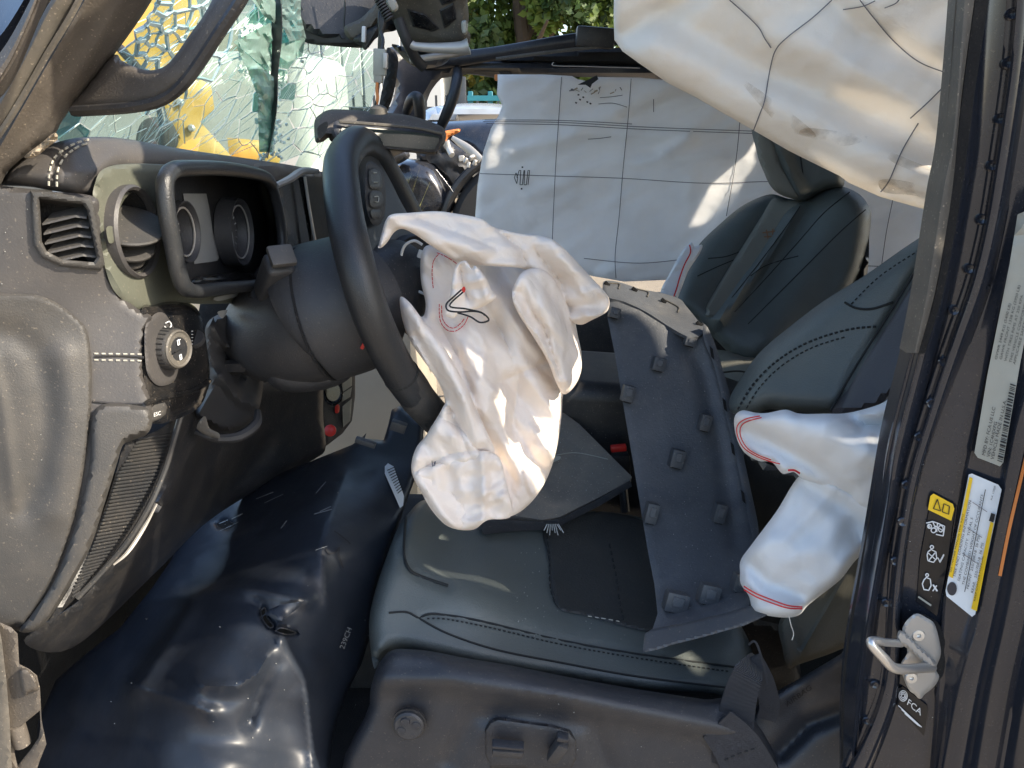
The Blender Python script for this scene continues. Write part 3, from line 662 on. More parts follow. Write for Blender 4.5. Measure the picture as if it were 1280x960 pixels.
part('lower_clip', pillow([(442, 48), (470, 32), (474, 40), (458, 62), (452, 58)], const(1.25), thick=.02, edge=3, bulge=.005, res=4), M['black'], vi)
oc = thing('overhead_console', 'torn overhead console with switch pockets hanging from the windshield header', 'console', P(540, 40, 1.3))
OD = rbf([(480, -20, 1.22), (590, -20, 1.22), (590, 60, 1.26), (490, 60, 1.3)])
part('housing', pillow([(474, -40), (578, -40), (584, 0), (586, 22), (584, 36), (588, 44), (584, 58), (560, 60), (520, 58), (505, 50), (490, 24), (478, 0)], surf(OD, wrinkle(30, .006, seed=3)), thick=.06, edge=12, bulge=.02, res=6), M['seal'], oc)
for ol in ([(512, 14), (532, 20), (546, 34), (538, 38), (518, 32)], [(551, 14), (566, 6), (570, 24), (556, 32)], [(545, -14), (572, -18), (574, -2), (554, 4)], [(494, -22), (530, -20), (528, -6), (500, -4)]):
    f = part('pocket_frame', pillow([((x-sum(q[0] for q in ol)/len(ol))*1.2+sum(q[0] for q in ol)/len(ol), (y-sum(q[1] for q in ol)/len(ol))*1.25+sum(q[1] for q in ol)/len(ol)) for x, y in ol], lambda x, y: OD(x, y)-.004, thick=.006, edge=2, bulge=.002, res=3, smooth=False), M['shell'], oc)
    part('pocket', pillow(ol, lambda x, y: OD(x, y)-.0065, thick=.003, edge=2, bulge=.001, res=3, smooth=False), M['blackgl'], f)
part('side_knob', pillow([(577, 27), (584, 27), (584, 42), (578, 41)], const(1.2), thick=.015, edge=3, bulge=.004, res=2), M['label'], oc)
part('latch_bar', ptube([(514, 55, 1.22), (520, 58, 1.22), (545, 60, 1.22), (575, 60, 1.22), (586, 58, 1.22)], [.006, .006, .007, .009, .012], flat=.8), M['steel'], oc)
part('latch_lever', ptube([(512, 76, 1.25), (540, 71, 1.25), (570, 67, 1.25), (588, 63, 1.25)], .005, flat=.5), M['steel'], oc)
part('torn_foam', pillow([(484, -4), (494, 0), (498, 10), (492, 15), (484, 8)], const(1.19), thick=.01, edge=3, bulge=.004, res=2.5), M['thread'], oc)
for k in range(3):
    part('wire_loom', ptube([(470+k*3, -30, 1.2), (474+k*2, 0, 1.19), (480-k*3, 22, 1.18), (476, 44, 1.18), (475+k*2, 62, 1.18)], .0035-.0006*k), M['black'], oc)
for k in range(9): part('loom_ring', lathe(P(472+k*1.8, -4+k*3.4, 1.175), (.5, 0, -.8), [(.001, -.001), (.007, -.001), (.007, .001), (.001, .001)], 10), M['shell'], oc)
part('hinge_plate', pillow([(490, 55), (520, 62), (560, 66), (556, 80), (530, 86), (512, 80), (498, 66)], const(1.32), thick=.04, edge=6, bulge=.015, res=5), M['rail'], oc)
part('hinge_arm', ptube([(498, 24, 1.22), (508, 50, 1.22), (520, 74, 1.24), (530, 84, 1.25)], .008), M['shell'], oc)
wr = thing('mirror_wire', 'grey plug and orange wire hanging down to the mirror', 'wire', P(474, 132, 1.12))
part('connector', box(P(475, 78, 1.14), (.017, .014, .034), rot(0, 4, 0), .002), M['label'], wr)
part('connector', box(P(473, 95, 1.14), (.012, .012, .018), rot(0, 4, 0), .002), M['label'], wr)
part('connector_tab', box(P(482, 76, 1.13), (.006, .01, .02), rot(0, 4, 0), .0015), M['steel'], wr)
part('upper_wire', ptube([(476, 40, 1.16), (479, 52, 1.15), (476, 68, 1.14)], .0022), M['black'], wr)
part('wire', ptube([(472, 98, 1.14), (471, 112, 1.13), (472, 122, 1.12), (470, 133, 1.12)], .0022), M['orange'], wr)
part('wire', ptube([(474, 98, 1.145), (473, 110, 1.14), (471, 125, 1.12), (469, 133, 1.12)], .0016), M['black'], wr)
mi = thing('rear_view_mirror', 'dusty black rear-view mirror behind the top of the steering wheel', 'mirror', P(480, 160, 1.08))
part('housing', pillow([(393, 152), (400, 143), (412, 137), (435, 137), (470, 140), (510, 144), (548, 156), (557, 165), (556, 178), (548, 188), (540, 193), (480, 187), (420, 179), (410, 172), (400, 178), (394, 176)],
     rbf([(395, 160, 1.02), (555, 170, 1.1), (480, 140, 1.09), (480, 190, 1.05)]), thick=.05, edge=9, bulge=.02, res=5), M['trim'], mi)
part('glass', pillow([(418, 152), (450, 156), (500, 160), (545, 166), (553, 172), (549, 184), (541, 190), (500, 187), (450, 182), (424, 176)],
     rbf([(424, 160, 1.015), (553, 175, 1.085), (480, 188, 1.035)]), thick=.01, edge=3, bulge=.002, res=5), M['rail'], mi)
part('reflective_glass', pillow([(432, 158), (500, 163.5), (543, 169), (549, 174), (545, 183), (539, 187), (500, 184), (452, 179), (432, 174)],
     lambda x, y: rbf([(424, 160, 1.015), (553, 175, 1.085), (480, 188, 1.035)])(x, y)-.0025, thick=.002, edge=2, bulge=0, res=6), M['smoke'], mi)
part('bezel_lip', ptube([(424, 152, 1.01), (470, 155.5, 1.03), (520, 160, 1.06), (552, 167, 1.08)], .0022, seg=6), M['seal'], mi)
part('end_opening', pillow([(397, 160), (407, 152), (410, 156), (406, 168), (399, 173)], const(.995), thick=.004, edge=1, bulge=0, res=2.5), M['black'], mi)
part('mount', lathe(P(473, 138, 1.06), (0, -.1, 1), [(.012, -.004), (.011, .003), (.006, .006), (.002, .007)], 20), M['seal'], mi)

# ---------- passenger side frame ----------
pf = thing('passenger_frame', 'black passenger-side door frame with roof rail and padded grab bars', 'frame', P(520, 150, 1.95))
part('front_pillar', pillow([(484, 60), (560, 70), (640, 84), (640, 98), (590, 92), (566, 92), (552, 98), (540, 112), (534, 126), (528, 145), (524, 170), (505, 190), (470, 200), (462, 180), (480, 150), (494, 110)],
     rbf([(480, 200, 1.8), (500, 100, 1.92), (640, 90, 2.0), (540, 130, 1.95)]), thick=.08, edge=9, bulge=.035, res=6), M['rail'], pf)
part('black_gap', pillow([(484, 60), (497, 70), (496, 95), (488, 130), (472, 150), (476, 120), (482, 90)], const(1.75), thick=.03, edge=5, bulge=.01, res=5), M['carpet'], pf)
part('roof_rail', pillow([(520, 78), (560, 74), (620, 73), (700, 76), (850, 82), (1000, 92), (1000, 116), (900, 108), (830, 101), (750, 97), (640, 94), (585, 92), (545, 98), (520, 96)], const(1.98), thick=.06, edge=12, bulge=.035, res=7), M['rail'], pf)
part('rail_pad', pillow([(600, 72), (690, 66), (760, 60), (860, 64), (980, 80), (980, 92), (820, 82), (700, 79), (620, 78)], const(1.985), thick=.05, edge=5, bulge=.02, res=6), M['carpet'], pf)
part('upper_bar', ptube([(530, 78, 1.97), (600, 70, 1.97), (660, 60, 1.97), (720, 51, 1.97), (800, 44, 1.97), (900, 40, 1.97)], [.020, .016, .015, .017, .018, .018], seg=14), M['rail'], pf)
part('bar_trim', ptube([(620, 74, 1.93), (680, 66, 1.93), (760, 57, 1.93)], .004, flat=.6), M['seal'], pf)
part('bar_clamp', box(P(744, 47, 1.94), (.09, .03, .045), rot(0, 4, 0), .008), M['black'], pf)
part('rail_slot', ptube([(692, 78, 1.945), (693, 82, 1.943), (730, 83, 1.943), (800, 85, 1.943)], .0012, seg=5), M['steel'], pf)
part('grab_bar', ptube([(572, 88, 1.97), (571, 100, 1.93), (568, 116, 1.91), (560, 138, 1.91), (553, 154, 1.92), (547, 168, 1.94)], [.011, .013, .0135, .0135, .012, .009], seg=12), M['rim'], pf)
part('grab_bar', ptube([(508, 140, 1.88), (514, 126, 1.85), (521, 122, 1.84), (524, 132, 1.84), (525, 148, 1.85), (524, 162, 1.87)], [.010, .013, .014, .014, .013, .011], seg=12), M['rim'], pf)
part('orange_marker', box(P(623, 97, 1.93), (.018, .02, .014), bev=.003), M['orange'], pf)

# ---------- door pillar with striker and labels ----------
bp = thing('door_pillar', 'dusty dark painted door pillar with striker, rivet-like plugs and labels, right edge of the photo', 'pillar', P(1150, 700, .55))
def X(pts, Y, dy=0): return [(x, y, Y+dy*y) for x, y in pts]
L0 = [(1199, -20), (1197, 0), (1182, 169), (1169, 240), (1150, 360), (1134, 440), (1109, 540), (1090, 649), (1077, 724), (1062, 810), (1056, 880), (1055, 980)]
Lf = [(1222, -20), (1219, 0), (1203, 169), (1190, 240), (1172, 345), (1152, 440), (1122, 558), (1109, 640), (1093, 731), (1080, 810), (1071, 880), (1066, 980)]
Lc = [(1236, -20), (1234, 0), (1222, 169), (1212, 240), (1193, 345), (1174, 430), (1140, 558), (1122, 640), (1103, 731), (1092, 810), (1080, 880), (1070, 980)]
Lr1 = [(1272, -20), (1270, 20), (1262, 100), (1245, 215), (1232, 290), (1215, 358), (1190, 430), (1161, 520), (1140, 590), (1128, 655), (1118, 730), (1111, 830), (1098, 890), (1062, 970)]
Lr2 = [(1288, -20), (1285, 20), (1276, 100), (1259, 215), (1245, 290), (1228, 358), (1202, 430), (1171, 520), (1149, 590), (1136, 655), (1126, 730), (1121, 845), (1108, 900), (1074, 980)]
Lp = [(1300, -20), (1297, 20), (1288, 100), (1270, 215), (1256, 290), (1240, 358), (1214, 430), (1179, 520), (1156, 590), (1142, 655), (1132, 740), (1128, 850), (1116, 905), (1084, 985)]
Lg = [(1345, -20), (1338, 40), (1318, 130), (1296, 215), (1275, 290), (1258, 350), (1240, 430), (1222, 515), (1203, 600), (1192, 670), (1180, 740), (1176, 800), (1172, 850), (1160, 985)]
Lh = [(1400, -20), (1390, 100), (1350, 290), (1318, 430), (1290, 530), (1272, 620), (1256, 700), (1240, 780), (1222, 860), (1200, 985)]
def sh(l, dx): return [(x+dx, y) for x, y in l]
prof = [(X(L0, 0.6250), ), (X(sh(Lf, -4), 0.6090), ), (X(Lf, 0.6030), ), (X(sh(Lc, -3), 0.6060), ), (X(Lc, 0.6100), ), (X(sh(Lr1, -6), 0.6060), ), (X(Lr1, 0.5950), ), (X(Lr2, 0.5930), ), (X(sh(Lp, -3), 0.5980), ), (X(Lp, 0.6000), ), (X(sh(Lg, -6), 0.5920), ), (X(Lg, 0.5870), ), (X(sh(Lg, 5), 0.5890), ), (X(sh(Lh, -30), 0.5780), ), (X(sh(Lh, -17), 0.5700), ), (X(Lh, 0.5660), ), (X(sh(Lh, 12), 0.5690), ), (X(sh(Lh, 36), 0.5650), ), (X(sh(Lh, 48), 0.5570), ), (X(sh(Lh, 62), 0.5570), ), (X(sh(Lh, 120), 0.5450), )]
plines = [p[0] for p in prof]
part('pillar_body', loft(plines, 70, 3, thick=.012, smooth_across=True), M['paint'], bp, ang=60)
_q = []
for l in plines:
    c_ = np.array(catmull(l, 6)); _q.append((c_, ))
def SP(px, py):
    """depth of the pillar face at a view position"""
    px = np.atleast_1d(np.asarray(px, float)); py = np.atleast_1d(np.asarray(py, float)); out = np.zeros(px.shape)
    xs = np.stack([np.interp(py, c_[0][:, 1], c_[0][:, 0]) for c_ in _q], -1); ys = np.stack([np.interp(py, c_[0][:, 1], c_[0][:, 2]) for c_ in _q], -1)
    fx, fX, fY = px.ravel(), xs.reshape(-1, xs.shape[-1]), ys.reshape(-1, ys.shape[-1])
    for i in range(len(fx)):
        o = np.argsort(fX[i]); out.ravel()[i] = np.interp(fx[i], fX[i][o], fY[i][o])
    return out
part('weather_strip', loft([X([(1196, -30), (1196, 0), (1181, 169), (1168, 240), (1149, 360), (1133, 441)], .60), X([(1208, -30), (1206, 0), (1192, 169), (1179, 240), (1160, 360), (1143, 441)], .588), X([(1222, -30), (1218, 0), (1202, 120), (1190, 240), (1170, 360), (1148, 441)], .590)], 30, 3, thick=.012, smooth_across=True), M['seal'], bp)
part('strip_groove', loft([X([(1223, -30), (1219, 0), (1203, 120), (1190, 240), (1171, 360), (1148, 442)], .594), X([(1240, -30), (1236, 0), (1218, 120), (1202, 240), (1180, 360), (1156, 442)], .596)], 30, 1, thick=.004), M['carpet'], bp)
part('edge_seal', ptube([(1100, 600, .63), (1084, 690, .63), (1064, 800, .63), (1057, 880, .63), (1056, 985, .63)], .0042, seg=8), M['carpet'], bp)
for q in [(1264, 18), (1260, 79), (1249, 149), (1239, 207), (1226, 274), (1211, 336), (1192, 388), (1179, 452), (1164, 504), (1149, 546), (1133, 606), (1128, 652), (1119, 701), (1107, 753), (1093, 855), (1083, 900)]:
    z = float(SP(q[0], q[1])[0]); part('weld_plug', lathe(P(q[0], q[1], z), (-.25, -1, .1), [(.0044, -.002), (.0044, .0012), (.0034, .0022), (.0012, .0014), (.001, .001)], 16), M['paint'], bp)
# striker
sk = part('striker_plate', pillow([(1131, 800), (1128, 786), (1135, 774), (1146, 767), (1158, 772), (1168, 780), (1174, 800), (1176, 818), (1170, 836), (1174, 846), (1168, 858), (1156, 868), (1150, 874), (1143, 868), (1136, 862), (1129, 846), (1126, 830), (1134, 816)], lambda x, y: SP(x, y).reshape(np.shape(x))*0+.578+.00006*(y-820), thick=.012, edge=4, bulge=.0025, res=3.5), M['steel'], bp)
part('backing_plate', pillow([(1150, 768), (1172, 778), (1181, 800), (1180, 815), (1182, 832), (1176, 848), (1166, 846), (1166, 800)], const(.586), thick=.008, edge=3, bulge=.002, res=4), M['carpet'], bp)
part('loop', ptube([(1126, 804, .578), (1108, 803, .556), (1096, 801, .546), (1089, 802, .543), (1092, 809, .541), (1104, 822, .540), (1113, 832, .541), (1122, 836, .544), (1140, 836, .556), (1158, 834, .572), (1164, 834, .578)], [.0036, .0036, .0036, .004, .0042, .0044, .0044, .0044, .0044, .0048, .005], seg=14), M['chrome'], sk)
part('rib', pillow([(1124, 788), (1136, 796), (1160, 818), (1170, 828), (1168, 834), (1156, 830), (1136, 812), (1122, 802)], const(.570), thick=.01, edge=3, bulge=.004, res=3), M['steel'], sk)
for q in ((1147, 793), (1138, 846)):
    b_ = part('torx_screw', lathe(P(q[0], q[1], .5775), (-.1, -1, .2), [(.0058, 0), (.0058, .0016), (.005, .0028), (.002, .003), (.0015, .0012), (.001, .001)], 24), M['chrome'], sk)
# printed matter
def quad(a, b, c_, d): return [a, b, c_, d]
lb = part('vin_label', decal([(1272, 268), (1286, 262), (1300, 262), (1290, 380), (1276, 450), (1254, 578), (1250, 583), (1222, 572), (1218, 566), (1234, 470), (1262, 330)], lambda x, y: SP(x, y).reshape(np.shape(x)), off=.0045, res=9), M['label'], bp, label='grey label with barcode and small print')
sS = lambda x, y: SP(x, y).reshape(np.shape(x))
def tx(s, o, u, v, m, par, off=.0058): part('print', text(s, o, u, v, sS, off), M[m], par, flat=True)
U = (1.9, -10.2); Vv = (-9.4, -3.6)   # reading direction runs up the label
def al(k): return (U[0]*k, U[1]*k)
tx('MFD BY: FCA US LLC', (1231, 570), (1.45, -6.6), (-5.6, -2), 'ink', lb)
tx('VIN: 1C4HJXFG', (1237, 572), (1.45, -6.6), (-5.6, -2), 'ink', lb)
tx('VEHICLE MADE IN U.S.A.', (1242, 575), (1.5, -6.9), (-5.6, -2), 'ink', lb)
for s, o in [('GVWR 2449 KG (5400 LB)', (1246, 450)), ('GAWR FRONT 1338 KG (2950 LB)', (1252, 450)), ('WITH TIRES RIMS AT 250 KPA', (1258, 452)), ('THIS VEHICLE CONFORMS TO ALL', (1264, 454)), ('APPLICABLE SAFETY STANDARDS', (1269, 456))]:
    tx(s, o, (1.6, -6.3), (-4.2, -1.6), 'ink', lb)
random.seed(3); y = 576.
bars = []
while y > 480:
    h_ = random.choice([.8, .8, 1.5, 2.2]); x = 1247+(576-y)*.17
    bars.append(line_decal([(x, y-h_/2), (x+6.5, y+2.2-h_/2)], sS, h_, .0058)); y -= h_+random.choice([.9, 1.2, 2])
part('barcode', join(*bars), M['ink'], lb, flat=True)
pl = part('tire_placard', decal([(1211, 593), (1215, 592), (1248, 606), (1252, 612), (1219, 768), (1215, 771), (1183, 745), (1182, 738)], sS, off=.004, res=8), M['labelw'], bp, label='white and yellow tyre placard')
part('yellow_band', decal([(1212, 596), (1216, 598), (1191, 723), (1186, 720)], sS, off=.005, res=8), M['yellow'], pl)
part('yellow_band', decal([(1238, 652), (1242, 654), (1221, 764), (1214, 761)], sS, off=.005, res=8), M['yellow'], pl)
part('icon_box', decal([(1239, 641), (1244, 643), (1242, 653), (1236, 651)], sS, off=.0062, res=8), M['ink'], pl)
part('round_badge', decal([(1190+6*math.cos(a), 736+8.5*math.sin(a)) for a in np.linspace(0, 6.28, 20)[:-1]], sS, off=.005, res=4), M['badge'], pl)
for i in range(5):
    tx(['TIRE AND LOADING INFORMATION', 'SEATING CAPACITY  TOTAL 5', 'THE COMBINED WEIGHT OF OCCUPANTS', 'FRONT  255/70R18  36 PSI', 'REAR   255/70R18  36 PSI'][i], (1194+i*5.6, 722+i*5), (1.25, -5.9), (-4.2, -1.8), 'ink', pl)
for y in (636, 668, 700): part('rule_line', line_decal([(1216+(636-y)*.2, y-8), (1234+(636-y)*.2, y+4)], sS, .7, .0058), M['pencil'], pl)
part('rule_line', line_decal([(1232, 612), (1206, 740)], sS, .6, .0058), M['ink'], pl)
tx('KEEP OWNER MANUAL', (1219, 752), (1.0, -5.4), (-3.2, -1.2), 'ink', pl, .0068)
tx('SEE OWNER MANUAL FOR INFO', (1189, 716), (1.1, -5.0), (-3.0, -1.2), 'ink', pl, .0068)
tx('XX 108JB', (1240, 626), (1.2, -4.6), (-3, -1.2), 'ink', pl, .0068)
al_ = part('airbag_warning_label', decal([(1165, 619), (1170, 617), (1192, 630), (1193, 640), (1182, 716), (1171, 770), (1146, 752), (1150, 700)], sS, off=.0012, res=8), M['labelb'], bp, label='black warning label with white pictograms under a yellow corner')
yb = part('yellow_warning', decal([(1163, 620), (1167, 617), (1191, 630), (1193, 636), (1189, 651), (1160, 637)], sS, off=.0026, res=6), M['yellow'], al_)
part('pictogram', line_decal([(1167, 636), (1172, 624), (1176, 639), (1167, 636)], sS, .9, .0036, 2, False), M['ink'], yb)
part('pictogram', line_decal([(1178, 640), (1180, 630), (1187, 633), (1186, 643), (1178, 640)], sS, .9, .0036, 2, False), M['ink'], yb)
def pic(lines): part('pictogram', join(*[line_decal(l, sS, 1.2, .0026, 1.5, False) for l in lines]), M['white'], al_)
def circ(x, y, r, ry=None): return [(x+r*math.cos(a), y+(ry or r)*math.sin(a)) for a in np.linspace(0, 6.3, 14)]
pic([circ(1162, 658, 2.5), circ(1167, 663, 3), circ(1161, 658, 1), [(1158, 654), (1166, 652), (1172, 654), (1181, 658), (1179, 670), (1170, 668)], [(1172, 654), (1171, 665)], circ(1176, 661, 3, 4), [(1166, 652), (1170, 662)], [(1168, 657), (1180, 664)]])
pic([circ(1165, 684, 2), [(1160, 690), (1164, 687), (1170, 690), (1171, 698), (1167, 703), (1160, 701), (1159, 694), (1160, 690)], [(1160, 691), (1170, 700)], [(1169, 691), (1161, 701)], [(1172, 697), (1175, 702), (1180, 693)], [(1173, 698), (1175, 703), (1180, 694)]])
pic([circ(1159, 719, 1.8), [(1155, 725), (1158, 722), (1163, 724), (1164, 732), (1161, 738), (1155, 737), (1153, 730), (1155, 725)], [(1166, 731), (1171, 739)], [(1171, 732), (1166, 739)], [(1167, 731), (1172, 739)]])
part('print_line', line_decal([(1148, 746), (1164, 757)], sS, 2.2, .0026), M['label'], al_)
fc = part('sticker', decal([(1122, 861), (1128, 858), (1159, 882), (1160, 890), (1155, 920), (1122, 884)], sS, off=.0012, res=7), M['labelb'], bp, label='small black round-cornered sticker with white letters')
tx('FCA', (1133, 880), (9.6, 8.0), (3.6, -10.4), 'white', fc, .0028)
for k in range(3):
    part('print', line_decal([(1123+k*4, 882+k*5), (1152-k*2, 909-k)], sS, 1.0, .0026), M['white'], fc)
for r in (2, 3.6, 5.2): part('emblem', line_decal(circ(1129, 870, r, r*1.25), sS, .8, .0026, 1.5), M['white'], fc)
# warm reflection on the paint, drawn as an orange streak
part('painted_reflection', line_decal([(1290, 540), (1276, 600), (1262, 660), (1250, 720)], sS, 4, .0014), M['orange'], bp)
# ================= DASHBOARD =================
db = thing('dashboard', 'dark grey dashboard with olive trim, round vent and broken gauge hood, left side', 'dashboard', P(100, 600, .8))
DX = planeX(-.33); DE = smax(planeX(-.345), const(.625), .012)
part('top_pad', pillow([(-60, 226), (-20, 222), (0, 228), (14, 208), (30, 195), (58, 182), (92, 173), (130, 171), (160, 174), (178, 177), (240, 188), (330, 201), (372, 208), (420, 220), (440, 232), (420, 240), (380, 228), (350, 225), (332, 228), (318, 222), (262, 214), (215, 211), (178, 210), (150, 209), (136, 213), (127, 222), (122, 234), (120, 243), (100, 243), (60, 237), (20, 231), (-60, 230)],
     surf(addf(DE, lambda x, y: np.clip((216-y), 0, 60)*.0006), strokes([([(66, 232), (68, 210), (78, 192), (100, 178)], 3.2, -.0035), ([(125, 240), (128, 215), (145, 196), (200, 196), (330, 214)], 12, .004)])), thick=.09, edge=14, bulge=.014, res=4.5, tdir=(-.5, .9, -.1)), M['pad'], db)
Stp = lambda x, y: DE(x, y)+np.clip((216-y), 0, 60)*.0006
part('stitching', join(stitches([(61, 232), (62, 214), (70, 195), (92, 180), (112, 174)], Stp, .0009, off=.001), stitches([(71, 233), (72, 214), (80, 197), (96, 184), (112, 178)], Stp, .0009, off=.001)), M['thread'], db, kind='stuff')
part('top_pad_far_end', pillow([(318, 205), (345, 204), (400, 214), (420, 226), (400, 232), (360, 224), (345, 232), (330, 229), (320, 218)], lambda x, y: DX(x, y)-.02, thick=.05, edge=8, bulge=.02, res=5), M['trim'], db)
def PX(px, py, x0): return P(px, py, float(planeX(x0)(px, py)))
HL = catmull([(206, 236), (208, 222), (218, 212), (240, 210), (280, 211), (318, 217), (336, 226), (345, 250), (352, 290), (352, 330), (345, 348), (322, 356), (280, 360), (248, 364), (232, 360), (224, 344), (216, 306), (209, 268)], 5, True)
HW = [PX(q[0], q[1], -.298) for q in HL]; nH = len(HW)
HR = [.0075 if (q[0] < 235 or q[1] < 232) else .0065 for q in HL]
HB = [PX(282+(q[0]-282)*.90+2, 288+(q[1]-288)*.89, -.350) for q in HL]
HOLEX = [proj(a.lerp(b, .62)) for a, b in zip(HW, HB)]
part('green_surround', pillow([(120, 225), (128, 212), (150, 206), (200, 206), (300, 214), (350, 222), (372, 250), (385, 320), (340, 372), (260, 380), (215, 378), (190, 388), (172, 386), (150, 372), (136, 350), (124, 300), (116, 250)],
     lambda x, y: DX(x, y)+.013*np.clip((175-x)/40, 0, 1), thick=.03, edge=6, bulge=.005, res=7, tdir=(-.45, 1, -.05), holes=[HOLEX, [(170+25*math.cos(a), 290+50*math.sin(a)) for a in np.linspace(0, 6.2832, 24)[:-1]]]), M['green'], db)
# end face
EF = addf(rbf([(-60, 230, .60), (60, 300, .615), (118, 300, .628), (170, 450, .635), (-60, 790, .57), (50, 780, .575), (120, 600, .60), (0, 500, .59), (186, 395, .65), (150, 360, .645)]),
          strokes([([(60, 420), (60, 600)], 60, .002)]))
vh = [(47, 246), (105, 254), (112, 264), (123, 322), (118, 329), (78, 326), (56, 312), (50, 300)]
part('end_face', pillow([(-60, 229), (0, 232), (60, 239), (118, 246), (124, 270), (130, 306), (137, 340), (150, 366), (172, 386), (190, 396), (184, 410), (181, 440), (181, 470), (188, 500), (190, 520), (182, 540), (165, 549), (152, 556), (144, 580), (128, 630), (110, 680), (84, 730), (52, 780), (36, 789), (10, 786), (-10, 776), (-60, 776)],
     EF, thick=.03, edge=9, bulge=.008, res=6, holes=[vh]), M['dash'], db)
ep = part('end_cap', pillow([(-60, 368), (0, 367), (40, 368), (66, 376), (92, 394), (108, 412), (114, 450), (114, 500), (108, 566), (92, 650), (66, 724), (34, 774), (20, 780), (-60, 770)],
     surf(lambda x, y: EF(x, y)-.006, strokes([([(-30, 412), (20, 420), (44, 440), (58, 480), (60, 540), (48, 600), (30, 632)], 18, -.003), ([(-10, 450), (2, 500), (10, 560), (18, 630)], 9, .002), ([(80, 450), (84, 520), (70, 640)], 22, .004)])), thick=.012, edge=6, bulge=.003, res=3.4), M['dash2'], db)
part('seam', stube([(118, 446), (150, 445), (180, 447)], EF, .0011, .0002, seg=5), M['black'], db)
part('stitching', join(stitches([(118, 442), (178, 443)], EF, .0008), stitches([(118, 450), (178, 451)], EF, .0008)), M['thread'], db, kind='stuff')
part('seam', stube([(116, 502), (150, 505), (178, 505)], EF, .0012, .0002, seg=5), M['black'], db)
part('lower_roll', pillow([(178, 508), (190, 520), (186, 540), (166, 548), (154, 556), (146, 580), (130, 632), (112, 686), (84, 738), (52, 784), (24, 789), (40, 768), (70, 722), (96, 650), (112, 580), (120, 510)],
     lambda x, y: EF(x, y)-.012, thick=.03, edge=8, bulge=.007, res=5), M['dash2'], db)
# side demister vent
sv = part('side_vent_frame', pillow([(38, 238), (60, 240), (112, 247), (118, 256), (131, 330), (126, 338), (76, 333), (52, 322), (42, 306), (40, 280)], lambda x, y: EF(x, y)-.005, thick=.016, edge=4, bulge=.002, res=3, smooth=False, holes=[[(49, 248), (104, 255), (109, 262), (121, 322), (117, 328), (78, 325), (58, 314), (52, 302)]]), M['dash2'], db)
part('vent_recess', pillow(vh, lambda x, y: EF(x, y)+.024, thick=.003, edge=3, bulge=0, res=6), M['carpet'], sv)
for i in range(5):
    y = 272+i*12.2; x0 = 53+i*1.5; x1 = 108+i*3
    a, b, c_ = (x0, y+7), ((x0+x1)/2+14, y-3), (x1, y-1)
    z = lambda q: float(EF(np.array(q[0]), np.array(q[1])))+.002
    V = []
    for q in (a, b, c_):
        p = P(q[0], q[1], z(q)); V += [p, p+Vector((0, .016, .006)), p+Vector((0, .016, .0045)), p+Vector((0, -.0005, -.0016))]
    Fc = [(4*k+j, 4*k+(j+1) % 4, 4*k+4+(j+1) % 4, 4*k+4+j) for k in range(2) for j in range(4)]+[(0, 1, 2, 3), (8, 9, 10, 11)]
    part('slat', ([tuple(v) for v in V], Fc), M['dash2'], sv, flat=True)
# round vent
vc = Vector((-.33, float(DX(170, 290)), P(170, 290, float(DX(170, 290))).z))
rv = part('round_vent', lathe(vc, (1, 0, 0), [(.031, -.03), (.0345, -.03), (.036, .002), (.0385, .004), (.0405, .0015), (.0405, -.01), (.037, -.03)], 48), M['dash'], db)
part('vent_bowl', lathe(vc, (1, 0, 0), [(.001, -.034), (.03, -.034), (.033, -.02), (.034, -.002), (.0352, -.002), (.0352, -.036), (.001, -.037)], 36), M['carpet'], rv)
for k, (dz, tilt, r) in enumerate([(.006, 38, .0315), (-.012, 34, .022), (-.0225, 34, .014)]):
    part('vane', lathe(vc+Vector((-.006-.002*k, -.002, dz)), Vector((.32, -.30, .9-.1*k)), [(.001, -.002), (r*.97, -.002), (r, 0), (r*.97, .0015), (.001, .002)], 36), M['dash2'], rv)
part('warm_clip', pillow([(133, 285), (141, 284), (143, 301), (136, 303)], lambda x, y: DX(x, y)-.001, thick=.003, edge=2, bulge=.0005, res=2.5), M['green'], db)
# gauge cluster with broken hood
cl = part('gauge_hood', tube(HW, HR, seg=14, smooth=False, closed=True), M['rim'], db)
hb_ = HB
Vh = [tuple(p) for p in HW]+[tuple(p) for p in hb_]
part('hood_lining', (Vh, [(k, (k+1) % nH, (k+1) % nH+nH, k+nH) for k in range(nH)]), M['shroud'], cl)
part('cluster_floor', ([tuple(p) for p in hb_]+[(p.x-.004, p.y, p.z) for p in hb_], [tuple(range(nH)), tuple(range(nH, 2*nH))[::-1]]+[(k, (k+1) % nH, (k+1) % nH+nH, k+nH) for k in range(nH)]), M['black'], cl)
CF = planeX(-.350)
part('grey_display', pillow([(229, 242), (258, 242), (262, 262), (266, 290), (274, 322), (272, 326), (243, 330), (238, 300), (232, 262)], lambda x, y: CF(x, y)-.004, thick=.003, edge=2, bulge=.001, res=5, smooth=False), M['display'], cl)
